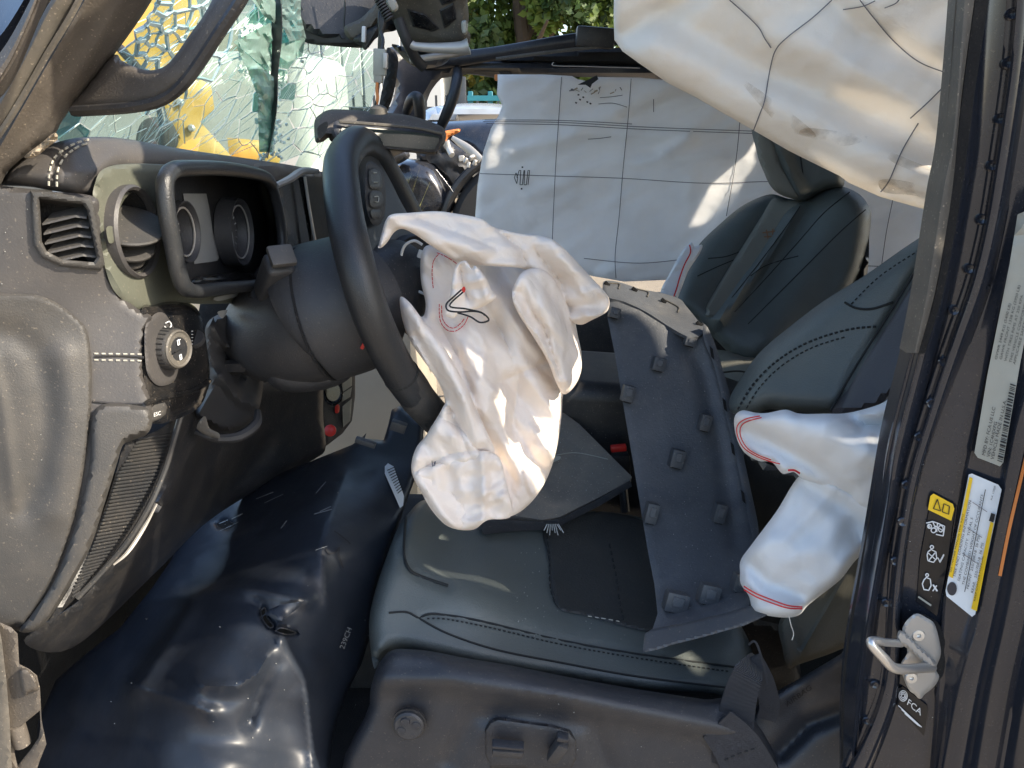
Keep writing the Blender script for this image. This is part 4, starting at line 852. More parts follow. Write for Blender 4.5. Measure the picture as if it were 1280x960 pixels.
def gauge(px, py, r, full=True):
    y = float(planeX(-.336)(px, py)); c0 = Vector((-.336, y, P(px, py, y).z))
    gr = part('gauge_ring', lathe(c0, (1, 0, 0), [(r*.86, -.014), (r*.9, -.013), (r*.95, .0), (r, .002), (r*1.14, .008), (r*1.19, .008), (r*1.22, -.012)], 48), M['shroud'], cl)
    part('gauge_dial', lathe(c0-Vector((.010, 0, 0)), (1, 0, 0), [(.001, 0), (r*.88, 0), (r*.88, -.004), (.001, -.004)], 40), M['gauge'], gr)
    for k in range(15):
        a = -2.3+k*.33; d = Vector((0, -math.sin(a), math.cos(a)))
        part('tick', tube([c0-Vector((.0095, 0, 0))+d*r*.68, c0-Vector((.0095, 0, 0))+d*r*.8], .0006, seg=4, smooth=False), M['needle'], gr)
    part('pointer', tube([c0-Vector((.008, 0, 0)), c0-Vector((.008, 0, 0))+Vector((0, .25, -.9))*r*.7], [.0025, .0006], seg=6, smooth=False), M['needle'], gr)
    part('chrome_lip', tube([c0+Vector((.004, math.cos(a)*r*.93, math.sin(a)*r*.93)) for a in np.linspace(0, 6.28, 33)[:-1]], .0011, seg=5, closed=True, smooth=False), M['steel'], gr)
gauge(296, 290, .034); gauge(226, 290, .026)
part('side_cheek', pillow([(322, 232), (336, 232), (348, 262), (356, 300), (352, 345), (322, 352), (318, 342), (332, 320), (336, 290), (330, 258)], lambda x, y: planeX(-.335)(x, y), thick=.02, edge=6, bulge=.004, res=5), M['shroud'], cl)
part('pale_cheek', pillow([(326, 232), (338, 233), (352, 276), (350, 280), (340, 276)], lambda x, y: planeX(-.325)(x, y), thick=.006, edge=3, bulge=.001, res=3), M['green'], cl)
part('broken_shelf', pillow([(232, 352), (262, 343), (300, 340), (330, 348), (345, 360), (330, 372), (300, 364), (270, 362), (250, 372), (240, 366)], surf(planeX(-.335), wrinkle(12, .006, seed=4)), thick=.02, edge=5, bulge=.006, res=4), M['blackgl'], cl)
part('splinter', pillow([(268, 372), (300, 366), (304, 368), (275, 376)], planeX(-.325), thick=.003, edge=2, bulge=0, res=3), M['display'], cl)
part('splinter', pillow([(272, 390), (284, 388), (278, 398)], planeX(-.325), thick=.003, edge=2, bulge=0, res=3), M['display'], cl)
# infotainment box
sb = part('screen_box', pillow([(344, 226), (380, 217), (382, 222), (394, 300), (390, 316), (368, 322), (356, 300)], rbf([(344, 226, 1.02), (380, 218, 1.10), (368, 320, 1.04), (392, 300, 1.1)]), thick=.05, edge=4, bulge=.002, res=7, smooth=False, tdir=(0, 1, 0)), M['blackgl'], db)
part('screen_side', pillow([(381, 220), (430, 222), (436, 300), (404, 318), (392, 318)], rbf([(381, 220, 1.09), (430, 222, 1.16), (392, 318, 1.09), (430, 300, 1.16)]), thick=.05, edge=3, bulge=.001, res=8, smooth=False), M['dash2'], sb)
part('screen_edge', ptube([(381, 221, 1.08), (387, 262, 1.08), (397, 318, 1.08)], .0022, seg=6), M['steel'], sb)
part('hood_tip', ptube([(345, 232, 1.0), (362, 224, 1.03), (378, 214, 1.06), (398, 214, 1.08)], [.004, .005, .005, .003], seg=8), M['steel'], sb)
# headlight knob panel
KX = planeX(-.322)
part('switch_fascia', pillow([(176, 392), (192, 384), (214, 380), (238, 384), (252, 398), (258, 430), (262, 470), (252, 505), (226, 522), (196, 530), (186, 520), (180, 470)], KX, thick=.03, edge=8, bulge=.004, res=5, tdir=(-.45, 1, -.1)), M['blackgl'], db)
kp = part('knob_plate', pillow([(181, 412), (186, 400), (196, 391), (206, 392), (214, 404), (222, 420), (224, 450), (219, 474), (206, 482), (194, 480), (184, 466), (181, 440)], lambda x, y: KX(x, y)-.006, thick=.01, edge=5, bulge=.003, res=3.5), M['dash'], db)
kc = P(200, 435, float(KX(205, 434))-.002); kx = Vector((1, -.28, .04)).normalized()
kn = part('headlight_knob', lathe(kc, kx, [(.001, 0), (.0185, 0), (.0195, .003), (.0185, .018), (.0178, .0195), (.0155, .0195)], 40), M['dash2'], db)
for k in range(24):
    a = k/24*6.283; y_ = kx.cross(Vector((0, 0, 1))).normalized(); z_ = kx.cross(y_); d = y_*math.cos(a)+z_*math.sin(a)
    part('knurl', tube([kc+kx*.004+d*.0189, kc+kx*.0175+d*.0184], .0009, seg=5, smooth=False), M['black'], kn)
part('silver_ring', lathe(kc, kx, [(.0145, .018), (.0176, .018), (.0176, .021), (.0162, .0222), (.0148, .021)], 40), M['seal'], kn)
part('cap', lathe(kc, kx, [(.001, .018), (.0149, .018), (.0149, .0208), (.001, .0215)], 32), M['black'], kn)
part('cap_split', tube([kc+kx*.0218+Vector((0, .012, -.002)), kc+kx*.0218+Vector((0, -.012, .001))], .0006, seg=5, smooth=False), M['carpet'], kn)
for dz in (.0065, -.0075):
    q = kc+kx*.0216+Vector((0, 0, dz)); part('symbol', join(tube([q+Vector((0, -.0025, .0022)), q+Vector((0, -.0025, -.0022)), q+Vector((0, .001, -.0022)), q+Vector((0, .001, .0022)), q+Vector((0, -.0025, .0022))], .0005, seg=4, smooth=False), tube([q+Vector((0, .0022, .0015)), q+Vector((0, .004, .0015))], .0005, seg=4, smooth=False)), M['white'], kn)
part('dial_icon', stube([(207, 404), (212, 402), (214, 407), (210, 411), (206, 408)], lambda x, y: KX(x, y)-.0098, .0006, seg=4, step=2), M['white'], kp)
tw = part('thumb_wheel', lathe(P(243, 424, float(KX(243, 424))+.004), (0, -.6, .8), [(.001, -.003), (.010, -.003), (.0105, 0), (.010, .003), (.001, .003)], 24), M['shroud'], db)
part('wheel_marks', join(*[stube([(239.5, 414+i*4), (241, 414+i*4)], lambda x, y: KX(x, y)-.0065, .0005, seg=4) for i in range(5)]), M['needle'], tw, kind='stuff')
bt = part('push_button', pillow([(180, 514), (186, 508), (206, 503), (209, 508), (207, 518), (200, 524), (184, 530), (180, 524)], lambda x, y: smax(EF, KX)(x, y)-.010, thick=.006, edge=3, bulge=.002, res=2.5, smooth=False), M['dash2'], db)
SB = lambda x, y: smax(EF, KX)(x, y)-.010
V_, F_ = text_mesh('ESC'); a_ = np.array(V_); W_ = PA(192+a_[:, 0]*5.6, 521-a_[:, 1]*7-a_[:, 0]*1.6, SB(192+a_[:, 0]*5, 520)-.002)
part('print', ([tuple(q) for q in W_], F_), M['white'], bt, flat=True)
part('lower_strip', pillow([(183, 500), (206, 492), (240, 486), (262, 474), (262, 480), (240, 492), (206, 499), (184, 507)], lambda x, y: KX(x, y)-.005, thick=.008, edge=2, bulge=.001, res=4), M['blackgl'], db)
# ribbed grille and knee panels
GX = rbf([(150, 560, .645), (220, 520, .72), (200, 600, .70), (110, 690, .64), (100, 760, .62), (170, 700, .68)])
gp = part('knee_grille', pillow([(156, 556), (178, 546), (200, 536), (226, 520), (222, 540), (210, 576), (192, 622), (168, 664), (140, 700), (104, 738), (60, 780), (86, 736), (112, 684), (132, 632), (146, 588)], GX, thick=.02, edge=5, bulge=.003, res=6), M['black'], db)
for i in range(46):
    y = 546+i*4.6
    if y > 745: break
    xl = np.interp(y, [546, 588, 632, 684, 736], [172, 148, 134, 114, 90]); xr = np.interp(y, [520, 576, 622, 664, 700, 738], [226, 208, 190, 166, 138, 102])
    if xr-xl < 6: continue
    part('rib', stube([(xl, y+3), (xr-2, y-4)], GX, .0011, .0008, seg=5, step=14), M['grille'], gp)
part('grille_edge', ptube([(226, 520, .71), (218, 548, .70), (206, 588, .69), (186, 634, .67), (160, 676, .655), (130, 712, .64), (96, 748, .62)], .003, seg=8), M['grille'], gp)
part('lower_dash_panel', pillow([(216, 540), (240, 505), (258, 488), (275, 480), (330, 478), (380, 476), (402, 478), (404, 520), (407, 560), (396, 572), (372, 585), (300, 625), (250, 660), (190, 720), (90, 810), (30, 800), (100, 750), (150, 690), (196, 622)],
     surf(rbf([(216, 540, .76), (258, 488, .84), (402, 478, 1.12), (405, 560, 1.12), (300, 625, .98), (90, 790, .68), (200, 640, .74)]), strokes([([(262, 500), (250, 540), (200, 640)], 7, .012), ([(330, 560), (280, 620)], 14, -.02)])), thick=.02, edge=10, bulge=.01, res=8), M['black'], db)
part('column_boot', pillow([(262, 400), (300, 386), (330, 400), (330, 470), (320, 520), (290, 540), (262, 530), (244, 515), (262, 480), (256, 430)], surf(rbf([(262, 400, .85), (330, 400, .92), (290, 530, .86), (250, 515, .8)]), strokes([([(262, 405), (280, 430), (310, 450)], 4, .014), ([(275, 470), (300, 500), (330, 510)], 7, .02), ([(282, 440), (300, 470)], 6, -.02)])), thick=.02, edge=8, bulge=.02, res=5), M['shell'], db)
part('bracket_arm', pillow([(262, 452), (300, 450), (345, 448), (360, 455), (358, 466), (320, 466), (268, 468)], const(.86), thick=.02, edge=4, bulge=.006, res=4), M['black'], db)
part('bracket_hook', ptube([(245, 540, .80), (262, 545, .80), (272, 548, .81), (300, 545, .82), (320, 530, .84), (322, 514, .86)], [.004, .005, .005, .006, .006, .004], seg=8), M['shell'], db)
part('pale_tab', pillow([(246, 533), (256, 520), (262, 535), (274, 542), (272, 548), (252, 541)], const(.79), thick=.004, edge=2, bulge=.001, res=3), M['seal'], db)
part('lower_bright_edge', ptube([(196, 630, .70), (180, 660, .69), (160, 690, .67), (142, 706, .66)], [.001, .002, .002, .001], seg=6), M['steel'], db)
part('back_wall', pillow([(250, 380), (330, 330), (400, 300), (420, 320), (420, 450), (380, 480), (270, 520)], const(1.25), thick=.02, edge=10, bulge=.01, res=16), M['carpet'], db)
# console switches
cs = thing('console_switch_panel', 'tilted console panel with round socket and red button under the steering column', 'switch panel', P(420, 520, 1.22))
CS = rbf([(403, 480, 1.2), (444, 455, 1.3), (406, 558, 1.18), (440, 530, 1.28)])
part('plate', pillow([(400, 480), (420, 468), (444, 452), (444, 494), (440, 526), (428, 542), (407, 558), (403, 530)], CS, thick=.03, edge=3, bulge=.003, res=4, smooth=False), M['shroud'], cs)
part('socket', lathe(P(416, 489, 1.205), (.2, -1, .2), [(.001, 0), (.016, 0), (.017, .004), (.014, .006), (.012, .001), (.001, .001)], 28, sx=1.4), M['blackgl'], cs)
part('socket_frame', pillow([(408, 478), (424, 472), (425, 500), (411, 507)], lambda x, y: CS(x, y)-.004, thick=.006, edge=2, bulge=.001, res=2.5, smooth=False), M['shroud'], cs)
for ol in ([(428, 478), (440, 470), (440, 482), (428, 490)], [(428, 492), (440, 484), (438, 496), (428, 502)], [(428, 508), (440, 498), (438, 526), (429, 534)]):
    part('key', pillow(ol, lambda x, y: CS(x, y)-.005, thick=.006, edge=2, bulge=.001, res=2.5, smooth=False), M['label'], cs)
part('red_button', lathe(P(413, 538, 1.19), (.1, -1, .3), [(.001, 0), (.010, 0), (.010, .004), (.007, .006), (.001, .006)], 20), M['redp'], cs)
part('red_cap', pillow([(419, 508), (424, 506), (424, 515), (419, 516)], lambda x, y: CS(x, y)-.006, thick=.006, edge=2, bulge=.001, res=2), M['redp'], cs)
# ---------- column ----------
co_ = thing('steering_column', 'black steering column shroud with wiper stalk', 'steering column', P(380, 430, .95))
part('shroud', tube([P(312, 416, .95), P(330, 418, .92), P(360, 410, .89), P(392, 402, .875), P(418, 398, .87)], [.040, .058, .068, .073, .070], n=8, seg=36, flat=.95), M['shroud'], co_)
part('shroud_lower', pillow([(330, 440), (370, 452), (410, 462), (440, 456), (444, 464), (430, 478), (400, 488), (360, 490), (334, 476)], const(.84), thick=.06, edge=12, bulge=.02, res=6), M['shroud'], co_)
part('collar', tube([P(388, 396, .865), P(396, 392, .865), P(420, 386, .868), P(446, 378, .872), P(452, 376, .875)], [.070, .080, .081, .079, .070], n=6, seg=40), M['shroud'], co_)
part('collar_seam', tube([P(398, 391.5, .865), P(401, 390.8, .865)], .0806, seg=40, smooth=False), M['carpet'], co_)
part('hub_neck', tube([P(450, 377, .875), P(480, 360, .90), P(500, 350, .93)], [.062, .055, .05], n=5, seg=32), M['black'], co_)
part('seam', ptube([(338, 380, .86), (348, 402, .83), (356, 430, .82), (352, 446, .82)], .0012, seg=5), M['carpet'], co_)
part('stalk_boot', lathe(P(333, 372, .86), (.3, -.6, .6), [(.001, 0), (.020, 0), (.017, .008), (.001, .01)], 24), M['carpet'], co_)
ax = (P(352, 320, .80)-P(332, 376, .86)).normalized()
sd = ax.cross(Vector((0, 0, 1))).normalized(); up_ = sd.cross(ax)
R_ = Matrix((sd, up_, ax)).transposed()
stt = part('wiper_stalk', box((P(352, 322, .80)+P(334, 372, .86))/2, (.030, .026, .068), R_, .006, 3), M['shroud'], co_)
part('stalk_end', box(P(352, 320, .798), (.027, .024, .008), R_, .003, 2), M['dash2'], stt)
# ---------- steering wheel ----------
sw_ = thing('steering_wheel', 'black leather steering wheel seen almost edge-on with deflated airbag hanging from it', 'steering wheel', P(500, 350, .93))
WP = [P(*q) for q in [(446, 178, .985), (428, 200, .90), (427, 235, .84), (434, 285, .79), (446, 335, .765), (461, 385, .76), (480, 430, .77), (502, 470, .79), (524, 500, .82), (544, 522, .86), (560, 534, .93), (574, 520, 1.03), (572, 470, 1.1), (556, 400, 1.14), (536, 330, 1.15), (512, 270, 1.13), (488, 225, 1.10), (466, 190, 1.05)]]
rimr = [.0195]*len(WP)
part('rim', tube(WP, rimr, seg=22, n=8, closed=True), M['rim'], sw_)
part('lower_wrap', tube([P(*q) for q in [(501, 468, .790), (514, 485, .805), (524, 500, .82), (544, 522, .86), (556, 531, .90)]], [.0201, .0202, .0202, .0203, .0203], seg=22, n=8), M['dash2'], sw_)
part('rim_stitch', tube([P(501, 468, .790), P(502.5, 470, .7915)], .0206, seg=22, smooth=False), M['threadd'], sw_)
part('spoke_cover', pillow([(440, 172), (452, 176), (470, 196), (486, 222), (500, 250), (512, 272), (525, 300), (540, 350), (545, 400), (530, 430), (500, 410), (470, 370), (452, 310), (444, 250), (438, 200)],
     rbf([(440, 180, .97), (520, 280, 1.02), (500, 420, .86), (450, 300, .85), (540, 400, .92)]), thick=.03, edge=16, bulge=.02, res=6), M['hub'], sw_)
bpd = part('button_pad', pillow([(458, 206), (468, 204), (478, 214), (482, 240), (480, 270), (472, 282), (463, 276), (457, 250)], rbf([(458, 206, .905), (482, 240, .93), (463, 276, .875), (476, 280, .9)]), thick=.012, edge=4, bulge=.003, res=3), M['shell'], sw_)
BD = rbf([(458, 206, .899), (482, 240, .924), (463, 276, .869), (476, 280, .894)])
for ol in ([(462, 212), (474, 212), (478, 230), (476, 236), (463, 234)], [(463, 240), (477, 241), (478, 258), (464, 258)], [(464, 263), (476, 263), (475, 272), (466, 273)]):
    part('button', pillow(ol, BD, thick=.006, edge=3, bulge=.0015, res=2.5), M['black'], bpd)
part('button_mark', join(stube([(467, 216), (471, 216)], lambda x, y: BD(x, y)-.0022, .0007, seg=4), stube([(467, 228), (472, 228)], lambda x, y: BD(x, y)-.0022, .0007, seg=4), stube([(468, 246), (473, 246), (473, 252), (468, 252)], lambda x, y: BD(x, y)-.0022, .0006, seg=4, step=2)), M['label'], bpd)
part('hub_cavity', lathe(P(522, 338, .955), (.75, -.55, .25), [(.001, .0), (.036, .0), (.042, .006), (.046, .0), (.046, -.02), (.001, -.02)], 36), M['shell'], sw_)
part('white_lead', ptube([(528, 306, .88), (518, 301, .88), (507, 306, .88), (502, 318, .88), (503, 334, .88), (510, 350, .88), (520, 362, .875), (532, 368, .86)], .0016, seg=8), M['wire'], sw_)
part('white_plug', box(P(527, 318, .885), (.009, .006, .009), rot(0, 20, 10), .001), M['wire'], sw_)
part('lower_switch', box(P(458, 425, .80), (.004, .012, .02), rot(0, 30, 0), .001), M['redp'], sw_)
# ================= AIRBAGS =================
ab = thing('driver_airbag', 'crumpled cream white driver airbag hanging burst from the steering wheel hub', 'airbag', P(600, 500, .9))
bd0 = rbf([(520, 300, .86), (500, 380, .84), (520, 580, .76), (600, 660, .76), (700, 480, .88), (740, 380, .90), (600, 450, .80), (640, 600, .78), (680, 300, .92)])
big = strokes([([(560, 330), (590, 400), (600, 470), (590, 560)], 22, .012), ([(520, 440), (556, 480), (570, 530), (600, 600), (640, 640)], 10, -.016, 1), ([(640, 360), (660, 430), (690, 520), (690, 560)], 18, .016), ([(620, 400), (650, 470), (640, 540), (660, 620)], 8, -.013, 1), ([(545, 400), (575, 450), (600, 520), (625, 600), (632, 650)], 9, -.012, 1), ([(524, 570), (560, 580), (600, 570)], 10, .01), ([(520, 590), (560, 568), (600, 562), (622, 572)], 3, -.006, 1), ([(620, 480), (690, 450)], 6, -.009, 1), ([(670, 560), (640, 650)], 12, .01)])
MB = surf(bd0, addf(big, wrinkle(60, .014, 62, 2.6, 3, octs=1), crumple(52, .020, 5, 5, 150, 60, .4), crumple(22, .0040, 6, 4, 150, 100, .3)))
part('main_bag', pillow([(500, 368), (508, 376), (516, 386), (528, 396), (532, 380), (526, 350), (527, 318), (540, 306), (590, 318), (640, 330), (690, 345), (714, 385), (722, 418), (727, 445), (724, 470), (712, 488), (704, 494), (702, 520), (697, 556), (688, 588), (676, 612), (660, 632), (640, 645), (610, 650), (592, 662), (568, 661), (550, 650), (530, 620), (518, 600), (514, 582), (520, 560), (532, 545), (538, 535), (552, 512), (556, 500), (548, 470), (528, 448), (514, 428), (504, 404), (507, 388)],
     MB, thick=.03, edge=10, bulge=.014, res=2.8), M['bag'], ab, ang=80)
part('upper_flap', pillow([(473, 310), (476, 296), (482, 276), (490, 268), (512, 266), (545, 264), (570, 267), (600, 273), (618, 284), (650, 292), (682, 296), (700, 306), (722, 328), (742, 350), (757, 366), (762, 377), (758, 390), (740, 400), (726, 406), (712, 400), (698, 380), (682, 352), (660, 338), (640, 334), (606, 332), (584, 330), (560, 320), (540, 308), (520, 294), (503, 286), (492, 290), (482, 304)],
     surf(rbf([(475, 300, .80), (530, 280, .82), (600, 300, .82), (690, 330, .85), (760, 380, .86), (720, 400, .86)]), addf(strokes([([(490, 272), (560, 300), (640, 330)], 14, .014), ([(520, 270), (620, 310)], 5, -.008, 1), ([(620, 286), (650, 310), (660, 336)], 7, -.018, 1), ([(690, 300), (720, 345), (740, 390)], 12, .016), ([(668, 312), (700, 350), (712, 390)], 5, -.014, 1)]), wrinkle(50, .010, 30, 3, 12, octs=1), crumple(40, .014, 15, 5, 110, 70, .4), crumple(18, .0035, 16, 4, 110, 100, .3))),
     thick=.006, edge=5, bulge=.006, res=2.6), M['bag'], ab, ang=80)
part('side_roll', pillow([(645, 352), (656, 338), (676, 336), (694, 350), (708, 380), (718, 410), (725, 436), (727, 460), (720, 480), (706, 493), (696, 480), (684, 450), (666, 420), (648, 392), (640, 370)],
     surf(rbf([(650, 350, .80), (700, 370, .84), (720, 470, .85), (680, 440, .80)]), addf(strokes([([(664, 345), (690, 400), (712, 470)], 14, .016), ([(650, 365), (680, 410), (700, 470)], 4, -.012, 1)]), crumple(36, .013, 25, 4, 150, 60), crumple(16, .003, 26, 4, 150, 80))),
     thick=.02, edge=7, bulge=.010, res=2.7), M['bag'], ab, ang=80)
part('left_roll', pillow([(500, 372), (512, 378), (530, 402), (548, 424), (566, 452), (586, 490), (604, 530), (618, 562), (610, 570), (590, 560), (560, 545), (540, 540), (552, 512), (557, 500), (546, 474), (526, 446), (512, 424), (503, 400)],
     surf(rbf([(503, 380, .80), (560, 460, .77), (615, 560, .76), (545, 530, .77)]), addf(strokes([([(512, 385), (545, 440), (580, 500), (600, 550)], 9, .014), ([(520, 420), (552, 480), (575, 540)], 4, -.010, 1)]), crumple(34, .010, 35, 4, 150, 50), crumple(16, .0025, 36, 4, 150, 80))),
     thick=.015, edge=6, bulge=.008, res=3.4), M['bag'], ab, ang=80)
part('tether_pocket', pillow([(556, 392), (562, 372), (566, 346), (572, 330), (582, 326), (590, 336), (594, 332), (606, 345), (614, 362), (620, 372), (606, 382), (590, 388), (574, 392), (566, 398)],
     surf(const(.785), addf(strokes([([(576, 334), (578, 350), (584, 372)], 5, -.016, 1), ([(596, 338), (606, 366)], 7, .009)]), crumple(18, .007, 45, 4))), thick=.008, edge=4, bulge=.005, res=2.6), M['bag'], ab, ang=80)
part('lower_patch', pillow([(520, 592), (545, 580), (580, 570), (604, 563), (624, 572), (632, 600), (640, 644), (610, 650), (592, 661), (568, 661), (548, 648), (530, 622)],
     surf(rbf([(520, 590, .757), (624, 572, .757), (592, 660, .752)]), addf(crumple(30, .012, 55, 5, 0, 180, .2), crumple(14, .004, 56, 5, 0, 180, .2), strokes([([(600, 565), (606, 600), (604, 650)], 6, .009), ([(560, 590), (570, 650)], 8, -.008)]))), thick=.008, edge=5, bulge=.004, res=3.4), M['bag'], ab, ang=80)
So_ = lambda x, y: MB(x, y)-.003
for l in ([(548, 318), (542, 326), (540, 340), (541, 356), (542, 362)], [(546, 316), (556, 320), (566, 326), (574, 332)], [(552, 382), (553, 398), (560, 408), (568, 410), (576, 404), (582, 396)], [(549, 380), (550, 400), (558, 412), (569, 414), (580, 406), (585, 396)]):
    part('red_stitching', stitches(l, So_, .0005, dash=4, gap=1, off=.001), M['red'], ab, kind='stuff')
part('tether_thread', ptube([(577, 362, .76), (566, 372, .76), (558, 380, .76), (560, 388, .755), (575, 390, .75), (592, 389, .748), (604, 392, .748), (611, 400, .75), (600, 403, .752), (588, 396, .752), (572, 391, .755)], .0009, seg=6), M['ink'], ab)
part('tether_thread', ptube([(580, 364, .757), (562, 382, .752), (582, 386, .748), (600, 390, .746), (606, 394, .746)], .0009, seg=6), M['threadd'], ab)
part('burst_mark', pillow([(577, 362), (580, 358), (582, 362), (580, 366)], const(.755), thick=.003, edge=1, bulge=0, res=1.8), M['redp'], ab)
part('printed_mark', line_decal([(540, 576), (541, 583), (544, 577), (543, 584)], lambda x, y: MB(x, y)-.012, 1, .001), M['pencil'], ab)

# far curtain
FC = rbf([(620, 95, 1.88), (600, 300, 1.84), (840, 100, 1.90), (820, 350, 1.82), (1100, 110, 1.92), (1180, 340, 1.88), (950, 250, 1.84)])
FW_ = surf(FC, addf(wrinkle(60, .016, -22, 3.5, 61, 2), wrinkle(22, .005, -28, 3.2, 62), crumple(26, .003, 63, 4, 60, 90), strokes([([(640, 190), (720, 168), (860, 170)], 10, .014), ([(660, 245), (760, 205), (900, 195)], 9, .012), ([(780, 150), (850, 120), (900, 105)], 8, -.012), ([(830, 190), (930, 150)], 7, .012), ([(860, 330), (930, 250), (1000, 220)], 14, .02), ([(760, 340), (900, 310), (960, 270)], 8, .012)])))
fcn = thing('curtain_airbag', 'white far-side curtain airbag printed with a thin black grid, hanging over the passenger window', 'airbag', P(800, 100, 1.9), 'curtain airbags')
part('curtain', pillow([(622, 93), (680, 93), (715, 95), (722, 99), (732, 101), (745, 96), (800, 97), (830, 100), (1000, 106), (1100, 110), (1280, 116), (1280, 340), (1170, 345), (1085, 352), (1040, 370), (980, 345), (900, 330), (850, 342), (832, 350), (780, 352), (740, 345), (700, 330), (640, 310), (594, 290), (594, 270), (597, 230), (604, 190), (614, 160), (623, 145), (628, 132), (621, 118), (622, 106)],
     FW_, thick=.008, edge=7, bulge=.008, res=6, smooth=False), M['bag2'], fcn, ang=80)
FS = lambda x, y: FW_(x, y)
for l in ([(702, 96), (699, 140), (695, 200), (692, 260), (690, 310)], [(789, 98), (785, 150), (779, 210), (774, 270), (769, 318), (770, 348)], [(604, 152), (700, 153), (790, 158), (860, 161), (945, 164)], [(608, 154.5), (700, 156), (790, 161), (860, 164), (945, 167)], [(606, 150), (700, 150.5), (790, 155)],
          [(600, 217), (690, 220), (780, 223), (880, 229), (960, 227), (1040, 228)], [(925, 150), (920, 200), (908, 270)], [(1116, 250), (1108, 290), (1102, 332)], [(730, 323), (800, 329), (870, 322)], [(817, 124), (817, 140)], [(1075, 332), (1125, 334)]):
    part('grid_line', line_decal(l, FS, .85, .0022), M['pencil'], fcn)
lg = part('printed_emblem', line_decal([(646, 222), (649, 213), (651, 213), (650, 231), (653, 231), (655, 213), (656, 213), (655, 231), (658, 231), (660, 213), (662, 213), (660, 231)], FS, 1.0, .0028, 2, False), M['ink'], fcn)
part('printed_emblem', line_decal([(645, 216), (647, 222), (646, 230), (643, 222), (645, 216)], FS, .9, .0028, 2, False), M['ink'], fcn)
part('printed_dot', decal([(652, 208), (654, 208), (654, 210), (652, 210)], FS, .0028, res=2), M['ink'], fcn)
part('printed_dot', decal([(651, 235), (653, 235), (653, 237), (651, 237)], FS, .0028, res=2), M['ink'], fcn)
part('tear', pillow([(722, 106), (734, 100), (746, 94), (748, 99), (740, 105), (738, 110), (732, 106)], lambda x, y: FC(x, y)-.028, thick=.002, edge=1, bulge=0, res=2.5, smooth=False), M['ink'], fcn)
random.seed(9)
for k in range(16):
    x = random.uniform(712, 775); y = random.uniform(108, 116); part('soot_streak', line_decal([(x, y), (x+random.uniform(-6, 6), y+random.uniform(1, 4))], FS, random.uniform(.7, 2), .0024), M['stain' if k % 2 else 'pencil'], fcn)
for q in [(722, 118), (724, 124), (719, 128), (733, 127), (737, 129), (728, 121)]:
    part('soot_spot', line_decal([(q[0], q[1]), (q[0]+2.2, q[1]+1)], FS, 1.8, .0026), M['ink'], fcn)
for l in [((750, 122), (778, 119)), ((735, 174), (764, 171)), ((748, 130), (784, 134))]: part('soot_streak', line_decal([l[0], ((l[0][0]+l[1][0])/2, l[0][1]-1), l[1]], FS, .8, .0026), M['pencil'], fcn)

# near curtain
NC = rbf([(768, -20, .82), (770, 60, .84), (945, 165, .80), (1170, 265, .70), (1230, 280, .68), (1230, -20, .66), (960, -20, .76), (1000, 120, .76)])
NW = surf(NC, addf(wrinkle(120, .014, 30, 3, 71, 1), wrinkle(60, .003, 34, 3, 72, 1), crumple(90, .005, 73, 4, 60, 70, .2), crumple(24, .0012, 74, 4, 60, 90), strokes([([(775, 45), (820, 20), (870, -10)], 16, -.016), ([(820, 60), (950, 130), (1180, 235)], 34, .02), ([(830, 20), (950, 90), (1100, 150), (1180, 190)], 20, -.012), ([(1030, -10), (1080, 40), (1180, 90)], 18, -.014), ([(940, -10), (960, 40), (1060, 90)], 24, .010), ([(1060, 240), (1110, 235), (1180, 260)], 6, -.008)])))
ncn = thing('curtain_airbag', 'cream near-side curtain airbag with brown smudges, draped across the top right', 'airbag', P(980, 0, .78), 'curtain airbags')
part('curtain', pillow([(768, -30), (767, 20), (768, 50), (778, 64), (800, 80), (835, 104), (870, 122), (905, 142), (942, 163), (985, 188), (1025, 208), (1050, 220), (1060, 228), (1100, 246), (1150, 260), (1180, 266), (1196, 266), (1206, 200), (1218, 120), (1236, 60), (1250, -30)],
     NW, thick=.008, edge=8, bulge=.012, res=6, smooth=False), M['bag2w'], ncn, ang=80)
NS = lambda x, y: NW(x, y)
for l in ([(912, 0), (930, 16), (948, 34), (956, 48), (964, 60)], [(1040, 0), (1016, 22), (985, 46), (970, 62), (963, 85), (956, 125), (950, 142), (942, 163)], [(1075, 0), (1092, 22), (1118, 52), (1150, 78), (1192, 94)], [(1180, 108), (1160, 128), (1138, 148)], [(1148, 154), (1128, 188), (1112, 225), (1101, 240)], [(1054, 12), (1078, 8), (1094, 1)], [(1106, 10), (1120, 4), (1126, -4)]):
    part('grid_line', line_decal(l, NS, 1.3, .0022), M['pencil'], ncn)

def smudge(nm, ol, S, par):
    part(nm, decal(ol, S, .0016, res=5, smooth=True), M['smudge'], par)
m_ = mat('brown_smudge', (.36, .24, .12), .9, var=.3); n_ = m_.node_tree.nodes; L_ = m_.node_tree.links
tr_ = n_.new('ShaderNodeBsdfTransparent'); mx_ = n_.new('ShaderNodeMixShader'); nz_ = n_.new('ShaderNodeTexNoise'); nz_.inputs['Scale'].default_value = 34; nz_.inputs['Detail'].default_value = 6; tc_ = n_.new('ShaderNodeTexCoord')
rp_ = n_.new('ShaderNodeMapRange'); rp_.inputs[1].default_value = .45; rp_.inputs[2].default_value = .78; rp_.inputs[4].default_value = .33
L_.new(tc_.outputs['Object'], nz_.inputs['Vector']); L_.new(nz_.outputs['Fac'], rp_.inputs[0]); L_.new(rp_.outputs[0], mx_.inputs[0]); L_.new(tr_.outputs[0], mx_.inputs[1]); L_.new(n_['Principled BSDF'].outputs[0], mx_.inputs[2]); L_.new(mx_.outputs[0], n_['Material Output'].inputs[0]); M['smudge'] = m_
